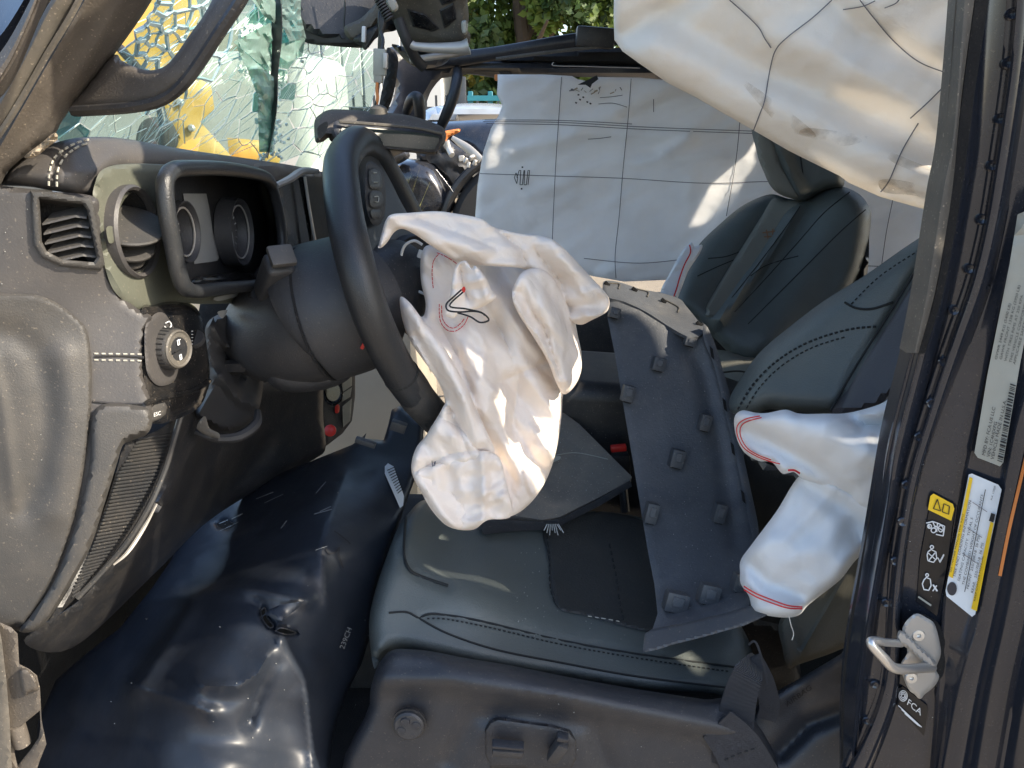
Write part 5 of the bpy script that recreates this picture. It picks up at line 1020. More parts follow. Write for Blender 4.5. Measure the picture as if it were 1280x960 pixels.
for ol in ([(1010, 160), (1060, 166), (1085, 172), (1060, 182), (1030, 178), (1000, 168)], [(1100, 225), (1130, 226), (1180, 240), (1176, 250), (1140, 244), (1105, 240)], [(1100, 185), (1150, 205), (1180, 215), (1170, 222), (1120, 205)], [(930, 100), (1000, 150), (1020, 172), (980, 160), (940, 120)]):
    smudge('smudge', ol, NS, ncn)


# ================= SEATS =================
ps = thing('car_seat', 'dark green-grey leather passenger seat behind, headrest tucked under the curtain airbag', 'seat', P(950, 420, 1.5))
PB = rbf([(870, 310, 1.52), (960, 245, 1.58), (1085, 260, 1.48), (1060, 380, 1.40), (945, 455, 1.36), (850, 380, 1.42), (900, 350, 1.46)])
part('backrest', pillow([(840, 380), (852, 345), (872, 308), (900, 280), (930, 256), (962, 243), (985, 248), (1003, 250), (1022, 240), (1048, 233), (1070, 240), (1084, 254), (1089, 272), (1084, 310), (1074, 346), (1058, 378), (1030, 404), (990, 430), (950, 455), (920, 448), (890, 420), (862, 396)],
     surf(PB, strokes([([(965, 250), (930, 310), (890, 380)], 8, -.012), ([(1003, 250), (960, 320), (900, 400)], 7, .022), ([(1060, 240), (1020, 320), (960, 420)], 30, .02)])), thick=.10, edge=22, bulge=.045, res=6), M['leather'], ps)
PSf = lambda x, y: PB(x, y)
part('centre_insert', pillow([(967, 248), (984, 251), (1002, 252), (985, 280), (960, 320), (930, 360), (905, 398), (880, 392), (905, 345), (930, 305), (952, 270)], lambda x, y: PB(x, y)-.004, thick=.02, edge=7, bulge=.01, res=5), M['insert'], ps)
cb_ = part('back_shell', pillow([(1086, 285), (1082, 312), (1074, 346), (1058, 378), (1034, 404), (1000, 428), (1040, 412), (1066, 386), (1084, 344)], lambda x, y: PB(x, y)+.03, thick=.04, edge=4, bulge=.01, res=5), M['black'], ps)
PR = lambda x, y: PB(x, y)-.026
for l in ([(1082, 262), (1050, 290), (1010, 330), (975, 365), (935, 405)], [(1062, 240), (1030, 266), (1000, 300), (960, 345), (918, 390)], [(998, 320), (975, 326), (955, 333), (938, 345)], [(940, 308), (910, 320), (885, 323)], [(935, 318), (900, 332), (872, 345)], [(1000, 258), (978, 290), (948, 330), (915, 372)]):
    part('seam', stube(l, surf(PB, strokes([([(965, 250), (930, 310), (890, 380)], 8, -.012), ([(1003, 250), (960, 320), (900, 400)], 7, .022), ([(1060, 240), (1020, 320), (960, 420)], 30, .02)])), .0010, .0002, seg=5), M['threadd'], ps)
part('embroidered_badge', join(*[line_decal(l, lambda x, y: PB(x, y)-.0048, 1.3, .001) for l in ([(953, 291), (976, 288)], [(955, 296), (972, 295)], [(958, 287), (960, 298)], [(966, 286), (966, 297)], [(972, 287), (969, 298)])]), M['copper'], ps)
PH = rbf([(945, 165, 1.55), (1055, 220, 1.52), (1000, 245, 1.53)])
hr = part('headrest', pillow([(943, 150), (1000, 150), (1060, 200), (1056, 218), (1053, 234), (1030, 238), (1006, 251), (986, 247), (966, 236), (955, 216), (946, 190)], surf(PH, strokes([([(966, 160), (985, 210), (1002, 248)], 10, .02)])), thick=.09, edge=13, bulge=.035, res=5), M['leather'], ps)
part('seam', stube([(1000, 190), (1004, 220), (1008, 236)], PH, .0014, .002, seg=5), M['threadd'], hr)
part('front_face', pillow([(944, 160), (966, 172), (978, 205), (1000, 244), (985, 247), (966, 236), (955, 214), (947, 190)], lambda x, y: PH(x, y)-.018, thick=.03, edge=8, bulge=.012, res=4), M['insert'], hr)
part('seat_cushion', pillow([(880, 440), (905, 438), (930, 444), (950, 456), (950, 520), (920, 560), (880, 540), (860, 470)], rbf([(900, 440, 1.38), (940, 520, 1.2), (870, 500, 1.28)]), thick=.15, edge=14, bulge=.03, res=6), M['insert'], ps)
part('seam', ptube([(900, 466, 1.30), (925, 464, 1.31), (945, 470, 1.31)], .0016, seg=5), M['threadd'], ps)
part('cushion_nose', pillow([(722, 470), (728, 448), (750, 443), (790, 444), (800, 470), (800, 530), (780, 530), (745, 522), (730, 500)], rbf([(722, 470, 1.3), (790, 450, 1.42), (780, 525, 1.3)]), thick=.2, edge=22, bulge=.05, res=6), M['leather_in'], ps)
part('seat_rail_cover', pillow([(742, 512), (756, 508), (768, 540), (772, 600), (750, 600), (738, 560)], const(1.32), thick=.05, edge=8, bulge=.015, res=5), M['black'], ps)
part('seat_bolt', lathe(P(735, 503, 1.3), (0, -1, 0), [(.008, 0), (.008, .004), (.004, .006), (.001, .006)], 12), M['steel'], ps)
sbg = thing('side_airbag', 'small folded white airbag with a red seam beside the passenger seat', 'airbag', P(848, 340, 1.4), 'seat side airbags')
SG = rbf([(832, 366, 1.36), (866, 305, 1.42), (876, 310, 1.42)])
part('bag', pillow([(826, 366), (838, 340), (852, 315), (864, 303), (868, 308), (878, 306), (874, 318), (862, 336), (855, 352), (848, 370), (843, 374)], surf(SG, wrinkle(12, .006, -60, 2, 5)), thick=.012, edge=4, bulge=.006, res=3), M['bag3'], sbg)
part('red_seam', line_decal([(862, 306), (863, 316), (856, 330), (850, 346), (846, 360), (842, 372)], SG, 1.6, .005), M['red'], sbg)

ds = thing('car_seat', 'green-grey leather driver seat with black plastic side valance and power switches', 'seat', P(700, 900, .75))
CUSH = rbf([(465, 800, .70), (500, 660, .84), (560, 640, .95), (700, 640, 1.02), (800, 650, 1.05), (930, 790, .82), (930, 860, .72), (700, 850, .70), (560, 820, .695), (600, 720, .80), (760, 780, .80), (690, 740, .835)])
CS_ = surf(CUSH, strokes([([(512, 640), (506, 680), (512, 712), (545, 728), (600, 750), (700, 780), (800, 800), (900, 812)], 22, .006), ([(506, 640), (500, 690), (520, 718), (560, 734)], 3, -.006, 1), ([(524, 772), (560, 768), (700, 800), (930, 838)], 2.5, -.003, 1)]))
part('seat_cushion', pillow([(462, 800), (462, 770), (470, 735), (480, 705), (495, 665), (512, 640), (530, 625), (560, 630), (640, 640), (760, 640), (830, 660), (880, 720), (925, 780), (942, 820), (945, 850), (930, 872), (880, 868), (800, 862), (700, 848), (600, 832), (540, 820), (500, 812), (476, 822), (468, 836)],
     CS_, thick=.12, edge=20, bulge=.035, res=6), M['leather'], ds, ang=80)
part('dark_insert', pillow([(683, 650), (760, 640), (820, 660), (832, 700), (842, 760), (820, 788), (785, 784), (735, 770), (700, 762), (690, 740), (686, 700)], lambda x, y: CS_(x, y)-.006, thick=.02, edge=5, bulge=.004, res=4), M['leather_in'], ds)
part('stitching', join(stitches([(684, 668), (687, 700), (688, 735), (697, 758)], lambda x, y: CS_(x, y)-.0065, .0012), stitches([(762, 680), (770, 720), (776, 760), (782, 782)], lambda x, y: CS_(x, y)-.0065, .0012)), M['threadd'], ds, kind='stuff')
part('stitching', stitches([(735, 770), (760, 774), (780, 778)], lambda x, y: CS_(x, y)-.006, .0007), M['thread'], ds, kind='stuff')
part('seam', stube([(507, 646), (505, 690), (512, 712), (530, 722), (560, 732)], CS_, .0018, .003, seg=6), M['threadd'], ds)
part('seam', stube([(486, 766), (508, 765), (524, 773), (560, 792), (620, 812), (700, 828), (800, 846), (930, 862)], CS_, .0013, .0004, seg=6), M['threadd'], ds)
part('seam', stube([(524, 773), (534, 768), (552, 768), (600, 776), (700, 800), (800, 818), (920, 834)], CS_, .0014, .0006, seg=6), M['threadd'], ds)
part('stitching', stitches([(534, 773), (560, 774), (620, 786), (700, 805), (800, 823), (910, 839)], CS_, .0009, dash=3, gap=3, off=.0008), M['threadd'], ds, kind='stuff')
VAL = rbf([(470, 840, .655), (560, 815, .65), (700, 840, .645), (920, 890, .65), (470, 960, .64), (700, 960, .63), (915, 960, .64)])
VS = surf(VAL, addf(strokes([([(480, 850), (560, 850), (700, 872), (920, 915)], 16, .012), ([(560, 950), (590, 895), (660, 890), (740, 905), (760, 960)], 14, -.006)])))
vl = part('side_valance', pillow([(462, 880), (466, 850), (476, 826), (492, 812), (520, 812), (545, 815), (580, 822), (640, 832), (720, 848), (800, 862), (880, 874), (930, 880), (940, 1000), (462, 1000)],
     VS, thick=.05, edge=18, bulge=.022, res=6), M['seatpl'], ds)
kc2 = P(512, 903, .637)
lk = part('lumbar_knob', lathe(kc2, (-.05, -1, .12), [(.001, .001), (.0155, .001), (.016, .006), (.014, .008), (.001, .0085)], 36), M['shroud'], vl)
part('knob_ring', lathe(kc2, (-.05, -1, .12), [(.0162, .0005), (.0185, .0005), (.0185, .0035), (.0162, .0035)], 36), M['black'], vl)
for k in range(4):
    a = k*1.571+.4; part('knob_petal', lathe(kc2+Vector((math.cos(a)*.0085, -.0075, math.sin(a)*.0085)), (-.05, -1, .12), [(.001, .0), (.0052, 0), (.0046, .0016), (.001, .002)], 14), M['seatpl'], lk)
sp = part('switch_recess', pillow([(605, 912), (612, 901), (622, 897), (690, 906), (712, 912), (722, 924), (722, 950), (714, 968), (612, 962), (605, 945)], lambda x, y: VAL(x, y)-.001, thick=.006, edge=3, bulge=.003, res=4, smooth=False), M['black'], vl)
part('switch_plate', pillow([(608, 913), (614, 904), (623, 900), (689, 909), (710, 915), (719, 926), (719, 948), (712, 962), (614, 958), (608, 943)], lambda x, y: VAL(x, y)-.003, thick=.004, edge=3, bulge=.001, res=4, smooth=False), M['seatpl'], sp)
part('seat_switch', box(P(635, 937, .619), (.033, .014, .010), rot(8, 6, 0), .003), M['shroud'], sp)
part('seat_switch', box(P(635, 931, .615), (.033, .010, .004), rot(8, 6, 0), .0015), M['seatpl'], sp)
part('recline_switch', box(P(697, 938, .619), (.013, .014, .030), rot(8, 24, 0), .004), M['shroud'], sp)
part('recline_switch_top', box(P(703, 921, .614), (.012, .010, .006), rot(8, 14, 0), .002), M['seatpl'], sp)
DB = rbf([(915, 500, .98), (960, 430, .98), (1040, 370, .95), (1160, 292, .92), (1220, 240, .92), (1110, 515, .80), (940, 520, .92), (1000, 510, .88), (1200, 420, .80)])
DBs = surf(DB, strokes([([(915, 520), (960, 450), (1040, 390), (1165, 310)], 34, .012), ([(1040, 520), (1070, 457), (1104, 405), (1156, 319)], 5, -.008)]))
part('backrest', pillow([(912, 498), (928, 470), (950, 440), (985, 410), (1030, 376), (1080, 345), (1130, 310), (1170, 284), (1240, 240), (1280, 240), (1280, 500), (1200, 500), (1140, 488), (1115, 492), (1100, 505), (1070, 515), (1030, 517), (985, 514), (960, 512), (935, 520), (915, 516)],
     DBs, thick=.12, edge=24, bulge=.045, res=6), M['leather'], ds, ang=80)
part('side_panel', pillow([(1038, 516), (1058, 480), (1072, 456), (1104, 405), (1132, 358), (1160, 312), (1200, 260), (1280, 240), (1280, 500), (1200, 500), (1140, 488), (1115, 492), (1100, 505), (1070, 515)], lambda x, y: DBs(x, y)-.002, thick=.02, edge=10, bulge=.010, res=7), M['leather_s'], ds)
part('stitching', join(stitches([(922, 512), (940, 482), (970, 452), (1010, 428), (1060, 412), (1100, 408)], DBs, .0014, dash=4, gap=3, off=.0005), stitches([(930, 516), (948, 486), (976, 458), (1014, 435), (1060, 420)], DBs, .0010, dash=4, gap=3, off=.0005)), M['threadd'], ds, kind='stuff')
part('seam', stube([(1056, 378), (1070, 385), (1090, 386), (1116, 378)], DBs, .0015, .0008, seg=6), M['threadd'], ds)
part('stitching', stitches([(1064, 380), (1100, 345), (1150, 312)], DBs, .0009, dash=4, gap=3, off=.0006), M['threadd'], ds, kind='stuff')
part('seam', stube([(1038, 514), (1071, 456), (1104, 404), (1133, 357), (1162, 311)], DBs, .0014, .006, seg=6), M['threadd'], ds)
part('recliner_cover', pillow([(975, 775), (1010, 740), (1060, 700), (1080, 690), (1082, 790), (1050, 812), (1000, 830), (985, 835), (978, 810)], surf(const(.80), strokes([([(1000, 820), (1060, 720)], 3, .008, 1), ([(990, 770), (998, 815)], 3, .006, 1)])), thick=.08, edge=10, bulge=.02, res=5), M['insert'], ds)
part('dark_gap_cover', pillow([(925, 560), (960, 580), (1000, 595), (1003, 640), (960, 700), (930, 690), (925, 640)], const(1.02), thick=.05, edge=10, bulge=.02, res=7), M['leather_in'], ds)
part('black_frame', pillow([(880, 780), (925, 770), (950, 775), (985, 790), (1000, 850), (960, 900), (940, 880), (930, 830)], const(.90), thick=.05, edge=10, bulge=.02, res=7), M['carpet'], ds)

sg = thing('side_airbag', 'large limp white airbag with red stitched edge hanging from the driver seat back', 'airbag', P(1020, 620, .75), 'seat side airbags')
A1 = rbf([(918, 525, .80), (1000, 540, .72), (1120, 500, .70), (1100, 640, .69), (1003, 595, .72)])
A1s = surf(A1, addf(wrinkle(60, .008, 20, 2.5, 91, 1), crumple(44, .005, 92, 5, 60, 110), crumple(18, .0012, 93, 4), strokes([([(935, 540), (970, 560), (1010, 580), (1060, 620)], 12, -.02), ([(930, 520), (1000, 530), (1100, 570)], 20, .014), ([(1050, 512), (1080, 530), (1115, 530)], 8, -.02)])))
A2 = rbf([(925, 720, .74), (1003, 595, .74), (1095, 640, .70), (1075, 700, .70), (985, 770, .70)])
A2s = surf(A2, addf(wrinkle(60, .010, -50, 2.5, 95, 1), crumple(50, .005, 96, 5, 30, 110), crumple(20, .0012, 97, 4), strokes([([(930, 700), (960, 730), (1000, 745)], 10, -.012), ([(1003, 600), (1060, 640), (1095, 700)], 14, -.014), ([(960, 680), (1040, 700)], 30, .015)])))
part('lower_lobe', pillow([(925, 716), (926, 700), (940, 680), (970, 640), (1003, 592), (1040, 600), (1100, 632), (1120, 660), (1095, 680), (1070, 700), (1050, 725), (1012, 755), (1000, 768), (985, 772), (962, 770), (942, 764), (936, 745), (926, 730)], A2s, thick=.04, edge=14, bulge=.022, res=5), M['bag3'], sg, ang=80)
part('upper_lobe', pillow([(918, 522), (928, 513), (945, 516), (960, 516), (982, 512), (1000, 517), (1030, 517), (1060, 516), (1100, 505), (1130, 488), (1180, 488), (1180, 660), (1120, 660), (1092, 644), (1060, 625), (1030, 608), (1003, 598), (992, 590), (978, 592), (965, 578), (948, 576), (930, 565), (920, 545)], A1s, thick=.04, edge=13, bulge=.022, res=5), M['bag3'], sg, ang=80)
for l in ([(950, 520), (932, 524), (922, 532), (922, 545), (930, 560), (945, 570), (960, 576), (975, 580)], [(952, 522), (934, 527), (926, 534), (926, 546), (934, 560), (948, 569), (964, 575)]):
    part('red_seam', line_decal(l, lambda x, y: A1s(x, y)-.001, 1.3, .003), M['red'], sg)
part('red_seam', line_decal([(985, 588), (993, 588), (1000, 592)], A1s, 2.4, .006), M['red'], sg)
for dy in (0, 4): part('red_seam', line_decal([(930, 733+dy), (945, 742+dy), (965, 750+dy), (985, 757+dy*.8), (1003, 759+dy*.5)], lambda x, y: A2s(x, y)-.001, 1.6, .003), M['red'], sg)
part('loose_thread', ptube([(986, 770, .69), (989, 782, .69), (992, 792, .69), (990, 800, .69)], .0005, seg=5), M['wire'], sg)

# ================= LOOSE PANELS =================
tp = thing('trim_panel', 'long grey plastic trim panel with clip sockets, standing between the seats', 'trim panel', P(870, 790, .85))
TD = rbf([(757, 362, 1.16), (880, 410, 1.12), (800, 640, .94), (940, 640, .94), (805, 790, .75), (940, 750, .77), (850, 500, 1.06)])
TDs = surf(TD, strokes([([(856, 420), (880, 470), (900, 560), (918, 680)], 11, -.006)]))
part('panel', pillow([(757, 372), (775, 378), (800, 388), (835, 410), (862, 420), (880, 412), (890, 430), (902, 470), (914, 520), (925, 570), (936, 620), (944, 660), (946, 690), (940, 740), (936, 762), (900, 770), (850, 782), (818, 792), (816, 786), (822, 768), (818, 730), (810, 690), (800, 630), (790, 570), (778, 500), (768, 440), (760, 400)],
     TDs, thick=.006, edge=3, bulge=.002, res=6, smooth=False), M['grey'], tp)
part('folded_top', pillow([(754, 353), (764, 351), (782, 355), (800, 361), (830, 367), (850, 374), (858, 383), (872, 400), (882, 412), (872, 421), (858, 420), (836, 408), (808, 390), (780, 377), (757, 370)],
     rbf([(755, 354, 1.21), (757, 370, 1.15), (882, 412, 1.13), (850, 376, 1.22), (800, 362, 1.22), (836, 408, 1.12)]), thick=.005, edge=2, bulge=.001, res=4, tdir=(0, .3, -1)), M['grey'], tp)
FT = rbf([(755, 354, 1.21), (757, 370, 1.15), (882, 412, 1.13), (850, 376, 1.22), (800, 362, 1.22), (836, 408, 1.12)])
for q in [(756, 354, 770, 357), (790, 361, 806, 367), (826, 375, 844, 386), (872, 404, 880, 412)]:
    part('slot', box(P((q[0]*.8+q[2]*.2), q[1]+1, float(FT(q[0], q[1]))-.006), (.010, .004, .006), rot(0, 40, 0), .001), M['carpet'], tp)
    part('slot_rib', stube([(q[0]+6, q[1]), (q[2]+4, q[3]-2), (q[2]+3, q[3]+4)], FT, .0012, .003, seg=5), M['seal'], tp)
part('right_flange', pillow([(880, 405), (890, 420), (900, 450), (914, 500), (926, 555), (938, 610), (948, 660), (946, 690), (938, 660), (928, 610), (916, 555), (904, 505), (892, 455), (880, 425)], lambda x, y: TD(x, y)-.016, thick=.02, edge=2, bulge=.001, res=3), M['greyd'], tp)
for q in [(889, 440), (905, 505), (915, 560), (928, 620)]:
    part('flange_notch', pillow([(q[0]-2, q[1]-8), (q[0]+2, q[1]-4), (q[0]+4, q[1]+10), (q[0], q[1]+6)], lambda x, y: TD(x, y)-.0185, thick=.002, edge=1, bulge=0, res=3, smooth=False), M['carpet'], tp)
part('bottom_flange', pillow([(803, 816), (806, 792), (815, 786), (850, 780), (900, 768), (942, 756), (960, 756), (962, 768), (930, 782), (880, 796), (840, 806), (822, 812)], lambda x, y: TD(x, y)-.022, thick=.03, edge=4, bulge=.003, res=3, smooth=False), M['greyd'], tp)
def clipbox(px, py, w_, h_, ry, par):
    y0 = float(TD(px, py)); R0 = rot(-14, ry, 0); c0 = P(px, py, y0-.010)
    cb1 = part('clip_socket', box(c0, (w_, .016, h_), R0, .002), M['greyd'], par)
    part('clip_hole', box(c0+R0@Vector((w_*.05, -.0015, -h_*.5)), (w_*.62, .010, .0022), R0, .0005, 1), M['carpet'], cb1)
    part('clip_lip', box(c0+R0@Vector((0, -.0085, h_*.1)), (w_*.5, .002, h_*.5), R0, .0008, 1), M['grey'], cb1)
for q in [(768, 391, .016, .016), (823, 455, .018, .020), (862, 427, .017, .014), (785, 492, .018, .024), (881, 528, .016, .024), (846, 573, .019, .026), (814, 641, .017, .028), (899, 641, .016, .026), (845, 752, .028, .024), (886, 742, .024, .024), (924, 728, .016, .022)]:
    clipbox(*q, 14, tp)
brd = thing('grey_board', 'dusty flat grey panel lying on the driver seat under the airbag', 'panel', P(700, 620, 1.0))
BDp = rbf([(700, 515, 1.22), (790, 598, 1.08), (745, 645, 1.0), (600, 640, .95), (650, 560, 1.12)])
part('board', pillow([(600, 560), (650, 520), (702, 514), (724, 530), (750, 556), (790, 596), (786, 602), (748, 622), (700, 646), (678, 650), (640, 644), (600, 640)], BDp, thick=.014, edge=3, bulge=.002, res=7, smooth=False, tdir=(0, .4, -.9)), M['board'], brd)
part('folded_edge', pillow([(600, 650), (640, 650), (678, 652), (702, 648), (748, 624), (788, 600), (790, 608), (750, 632), (706, 654), (690, 662), (640, 664), (604, 668)], lambda x, y: BDp(x, y)+.0-.003, thick=.01, edge=3, bulge=.001, res=4, smooth=False), M['black'], brd)
part('crease', stube([(690, 570), (720, 566), (760, 574)], BDp, .0008, .0006, seg=4), M['label'], brd)
part('torn_fibres', join(*[ptube([(684+i*2, 655, .93), (680+i*3.5, 663+(i % 3)*3, .925)], .0008, seg=4) for i in range(8)]), M['display'], brd, kind='stuff')
part('pale_sliver', pillow([(680, 574), (698, 570), (700, 574), (684, 580)], lambda x, y: BDp(x, y)-.004, thick=.002, edge=1, bulge=0, res=3), M['label'], brd)
# crumpled black plastic
bs = thing('crumpled_black_panel', 'large crumpled glossy black plastic panel with torn holes, filling the footwell', 'panel', P(260, 900, .7))
BS0 = rbf([(60, 980, .70), (240, 980, .565), (420, 990, .68), (465, 800, .79), (518, 640, .93), (505, 530, 1.06), (380, 575, 1.08), (230, 665, 1.0), (100, 830, .84), (300, 790, .67), (410, 650, .84), (350, 720, .75)])
BSs = surf(BS0, addf(wrinkle(150, .012, -50, 2, 101, 1, False), crumple(150, .013, 102, 7, -50, 140, wob=.12), crumple(60, .0035, 104, 5, -40, 120, wob=.1), strokes([([(172, 862), (212, 802), (240, 760)], 7, .009, 1), ([(160, 852), (200, 868), (262, 888)], 6, .008, 1), ([(350, 796), (325, 840), (300, 856), (250, 858)], 7, .010, 1), ([(345, 800), (312, 905)], 5, -.008, 1), ([(350, 800), (380, 850), (394, 985)], 9, .012, 1), ([(190, 750), (290, 736), (382, 752)], 7, .008, 1), ([(240, 700), (310, 668), (345, 636)], 6, .006, 1), ([(430, 590), (400, 690), (408, 760)], 10, .008, 1),
 ([(170, 870), (215, 800), (242, 762)], 14, 0.0088), ([(168, 862), (210, 862), (262, 888)], 12, 0.0066), ([(240, 800), (300, 790), (340, 800)], 60, 0.0055),
 ([(250, 862), (300, 855), (350, 800)], 20, 0.0044), ([(262, 880), (310, 868)], 10, -0.0055), ([(312, 905), (345, 830)], 9, -0.0066), ([(345, 830), (385, 850), (392, 960)], 24, 0.0121),
 ([(390, 700), (400, 620), (440, 570)], 40, 0.0110), ([(175, 752), (240, 742), (300, 738)], 13, 0.0077), ([(235, 730), (290, 725)], 12, -0.0055), ([(302, 735), (350, 745), (385, 752)], 10, 0.0044),
 ([(300, 722), (376, 720)], 12, 0.0044), ([(225, 685), (310, 672)], 22, 0.0055), ([(318, 668), (345, 640)], 10, -0.0044), ([(392, 826), (404, 834)], 12, 0.0055), ([(320, 752), (345, 790)], 7, -0.0044), ([(240, 940), (340, 900)], 30, -0.0077)])))
hs_ = [[(326, 764), (331, 760), (334, 772), (342, 782), (336, 784), (329, 775)], [(344, 789), (352, 785), (370, 791), (358, 793)], [(270, 655), (280, 651), (292, 655), (284, 661), (274, 660)]]
part('sheet', pillow([(40, 1000), (48, 900), (70, 850), (110, 815), (150, 785), (190, 735), (214, 700), (228, 668), (245, 650), (290, 620), (340, 596), (385, 578), (420, 564), (440, 556), (452, 548), (458, 541), (456, 548), (480, 550), (486, 530), (490, 512), (500, 507), (514, 516), (530, 532), (528, 560), (518, 600), (504, 640), (492, 672), (478, 712), (470, 740), (464, 790), (452, 830), (432, 870), (416, 920), (408, 1000)],
     BSs, thick=.004, edge=6, bulge=.008, res=5, smooth=False, holes=hs_), M['sheet'], bs, ang=80)
for h in hs_: part('torn_lip', stube(h+[h[0]], BSs, .0007, .0006, seg=5, step=3), M['black'], bs)
part('folded_tab', pillow([(322, 776), (336, 762), (350, 756), (382, 751), (368, 764), (352, 776), (344, 774), (332, 768)], lambda x, y: BSs(x, y)-.012, thick=.003, edge=3, bulge=.002, res=4, smooth=False), M['sheet'], bs)
lbw = part('barcode_sticker', decal([(481, 583), (485, 579), (492, 583), (505, 620), (504, 632), (500, 635), (481, 592)], BSs, .003, res=5), M['labelw'], bs, label='narrow white barcode sticker')
part('bars', join(*[line_decal([(484+i*1.45, 588+i*3.2), (493+i*1.2, 588+i*3.0-4)], BSs, .9, .005) for i in range(10)]), M['ink'], lbw)
part('edge_clip', box(P(498, 533, .985), (.022, .012, .014), rot(0, 20, 0), .002), M['greyd'], bs)
part('edge_clip', box(P(457, 553, 1.0), (.030, .010, .008), rot(0, 20, 0), .002), M['greyd'], bs)
for l in ([(418, 664), (424, 668), (434, 676), (438, 680)], [(408, 686), (412, 692), (420, 690), (424, 684), (424, 694), (429, 710)]):
    part('scribble', line_decal(l, BSs, 1.2, .003), M['ink'], bs)
tV, tF = text('239CH', (430, 812), (3.5, -9), (-8.5, -3.4), BSs, .004)
part('chalk_print', (tV, tF), M['display'], bs, flat=True)
for k in range(14):
    x = random.uniform(240, 440); y = 640+(440-x)*-.25+random.uniform(-20, 70)
    if k < 26: part('scratch', line_decal([(x, y), (x+random.uniform(6, 24), y-random.uniform(4, 16))], BSs, random.uniform(.4, .9), .0015), M['display'], bs)

# hinge bracket at lower left
hb = thing('door_hinge', 'dusty tan door check bracket at the lower left corner', 'bracket', P(20, 880, .56))
HB = const(.56)
part('bracket_plate', pillow([(-40, 778), (0, 778), (14, 784), (22, 792), (24, 830), (36, 836), (46, 844), (50, 860), (52, 900), (58, 930), (50, 950), (40, 980), (-40, 980)], HB, thick=.01, edge=3, bulge=.002, res=5, smooth=False,
     holes=[[(17, 916), (28, 906), (50, 888), (51, 910), (49, 922), (38, 938), (22, 958), (18, 940)]]), M['trim'], hb)
part('post', pillow([(-40, 776), (-2, 778), (2, 800), (8, 850), (12, 900), (16, 980), (-40, 980)], const(.55), thick=.02, edge=3, bulge=.002, res=6, smooth=False), M['seal'], hb)
part('pin', tube([P(20, 905, .565), P(28, 930, .565)], .0075, seg=14, smooth=False), M['trim'], hb)
part('raised_boss', pillow([(24, 838), (34, 836), (44, 846), (48, 862), (36, 866), (30, 870), (26, 856)], const(.553), thick=.012, edge=5, bulge=.005, res=3), M['trim'], hb)
# seat belt and trim at lower right
sbt = thing('seat_belt', 'grey webbing seat belt looped beside the driver seat and the pillar', 'seat belt', P(930, 900, .66))
def strap(rows, wpx, m, par, nm, th=.0016):
    R0 = []; 
    l = np.array(catmull(rows, 8)); t = np.gradient(l[:, :2], axis=0); t /= np.linalg.norm(t, axis=1, keepdims=True); nn = np.stack([-t[:, 1], t[:, 0]], 1)
    ws_ = np.interp(np.arange(len(l)), np.linspace(0, len(l)-1, len(wpx)), wpx)
    V = []; Fc = []
    for i in range(len(l)):
        for k in range(6):
            s = k/5-.5; q = l[i, :2]+nn[i]*ws_[i]*s; V.append(tuple(P(q[0], q[1], l[i, 2]+.004*math.cos(s*3.14)*0)))
    n = len(V); V += [(v[0], v[1]+th, v[2]) for v in V]
    for i in range(len(l)-1):
        for k in range(5): Fc.append((i*6+k, i*6+k+1, i*6+k+7, i*6+k+6))
    F2 = Fc+[tuple(q+n for q in f[::-1]) for f in Fc]
    for i in range(len(l)-1): F2 += [(i*6, i*6+6, i*6+6+n, i*6+n), (i*6+5, i*6+11, i*6+11+n, i*6+5+n)]
    return part(nm, (V, F2), m, par)
strap([(948, 822, .70), (936, 842, .668), (926, 870, .655), (920, 900, .645), (916, 940, .64), (912, 985, .64)], [18, 38, 42, 46, 50, 54], M['web'], sbt, 'webbing')
strap([(944, 820, .69), (955, 850, .68), (962, 880, .675), (958, 900, .67)], [14, 24, 26, 24], M['web'], sbt, 'webbing')
strap([(896, 906, .636), (922, 936, .634), (950, 990, .633)], [46, 60, 70], M['web'], sbt, 'webbing')
part('belt_stitching', join(stitches([(906, 950), (925, 942), (950, 934)], const(.632), .0009)), M['threadd'], sbt, kind='stuff')
part('sunlit_edge', ptube([(936, 806, .68), (944, 802, .676), (952, 822, .672), (960, 856, .672)], .0012, seg=5), M['web'], sbt)
bc = thing('belt_anchor_trim', 'dark plastic lower pillar trim with raised letters beside the seat belt', 'trim', P(1010, 880, .7))
BC = rbf([(960, 900, .68), (1050, 820, .66), (1055, 950, .66), (940, 980, .66), (1000, 850, .70)])
part('cover', pillow([(948, 880), (975, 862), (1010, 842), (1050, 818), (1072, 806), (1074, 1000), (930, 1000), (925, 930)], surf(BC, strokes([([(960, 880), (1010, 850), (1060, 822)], 16, .01), ([(975, 940), (1010, 905), (1050, 890)], 12, -.012)])), thick=.03, edge=8, bulge=.008, res=4), M['seatpl'], bc)
BCs = surf(BC, strokes([([(960, 880), (1010, 850), (1060, 822)], 16, .01), ([(975, 940), (1010, 905), (1050, 890)], 12, -.012)]))
part('raised_letters', text('AIRBAG', (984, 884), (9.0, -6.6), (-4.2, -8.2), BCs, .0026), M['carpet'], bc, flat=True)
bu = thing('belt_buckle', 'red release button of a seat belt buckle between the seats', 'buckle', P(772, 580, 1.15))
part('release_button', box(P(773, 560, 1.16), (.026, .012, .010), rot(0, -6, 0), .002), M['redp'], bu)
part('buckle_body', box(P(776, 582, 1.17), (.030, .022, .045), rot(0, -6, 0), .005), M['black'], bu)
part('stem', ptube([(778, 600, 1.17), (782, 640, 1.15)], .008), M['black'], bu)
ct = thing('centre_console', 'black centre console seen in the gaps between the seats', 'console', P(780, 520, 1.3))
part('body', box((.45, 1.33, .94), (.80, .22, .38), rot(0, 4, 0), .03, 3), M['black'], ct)

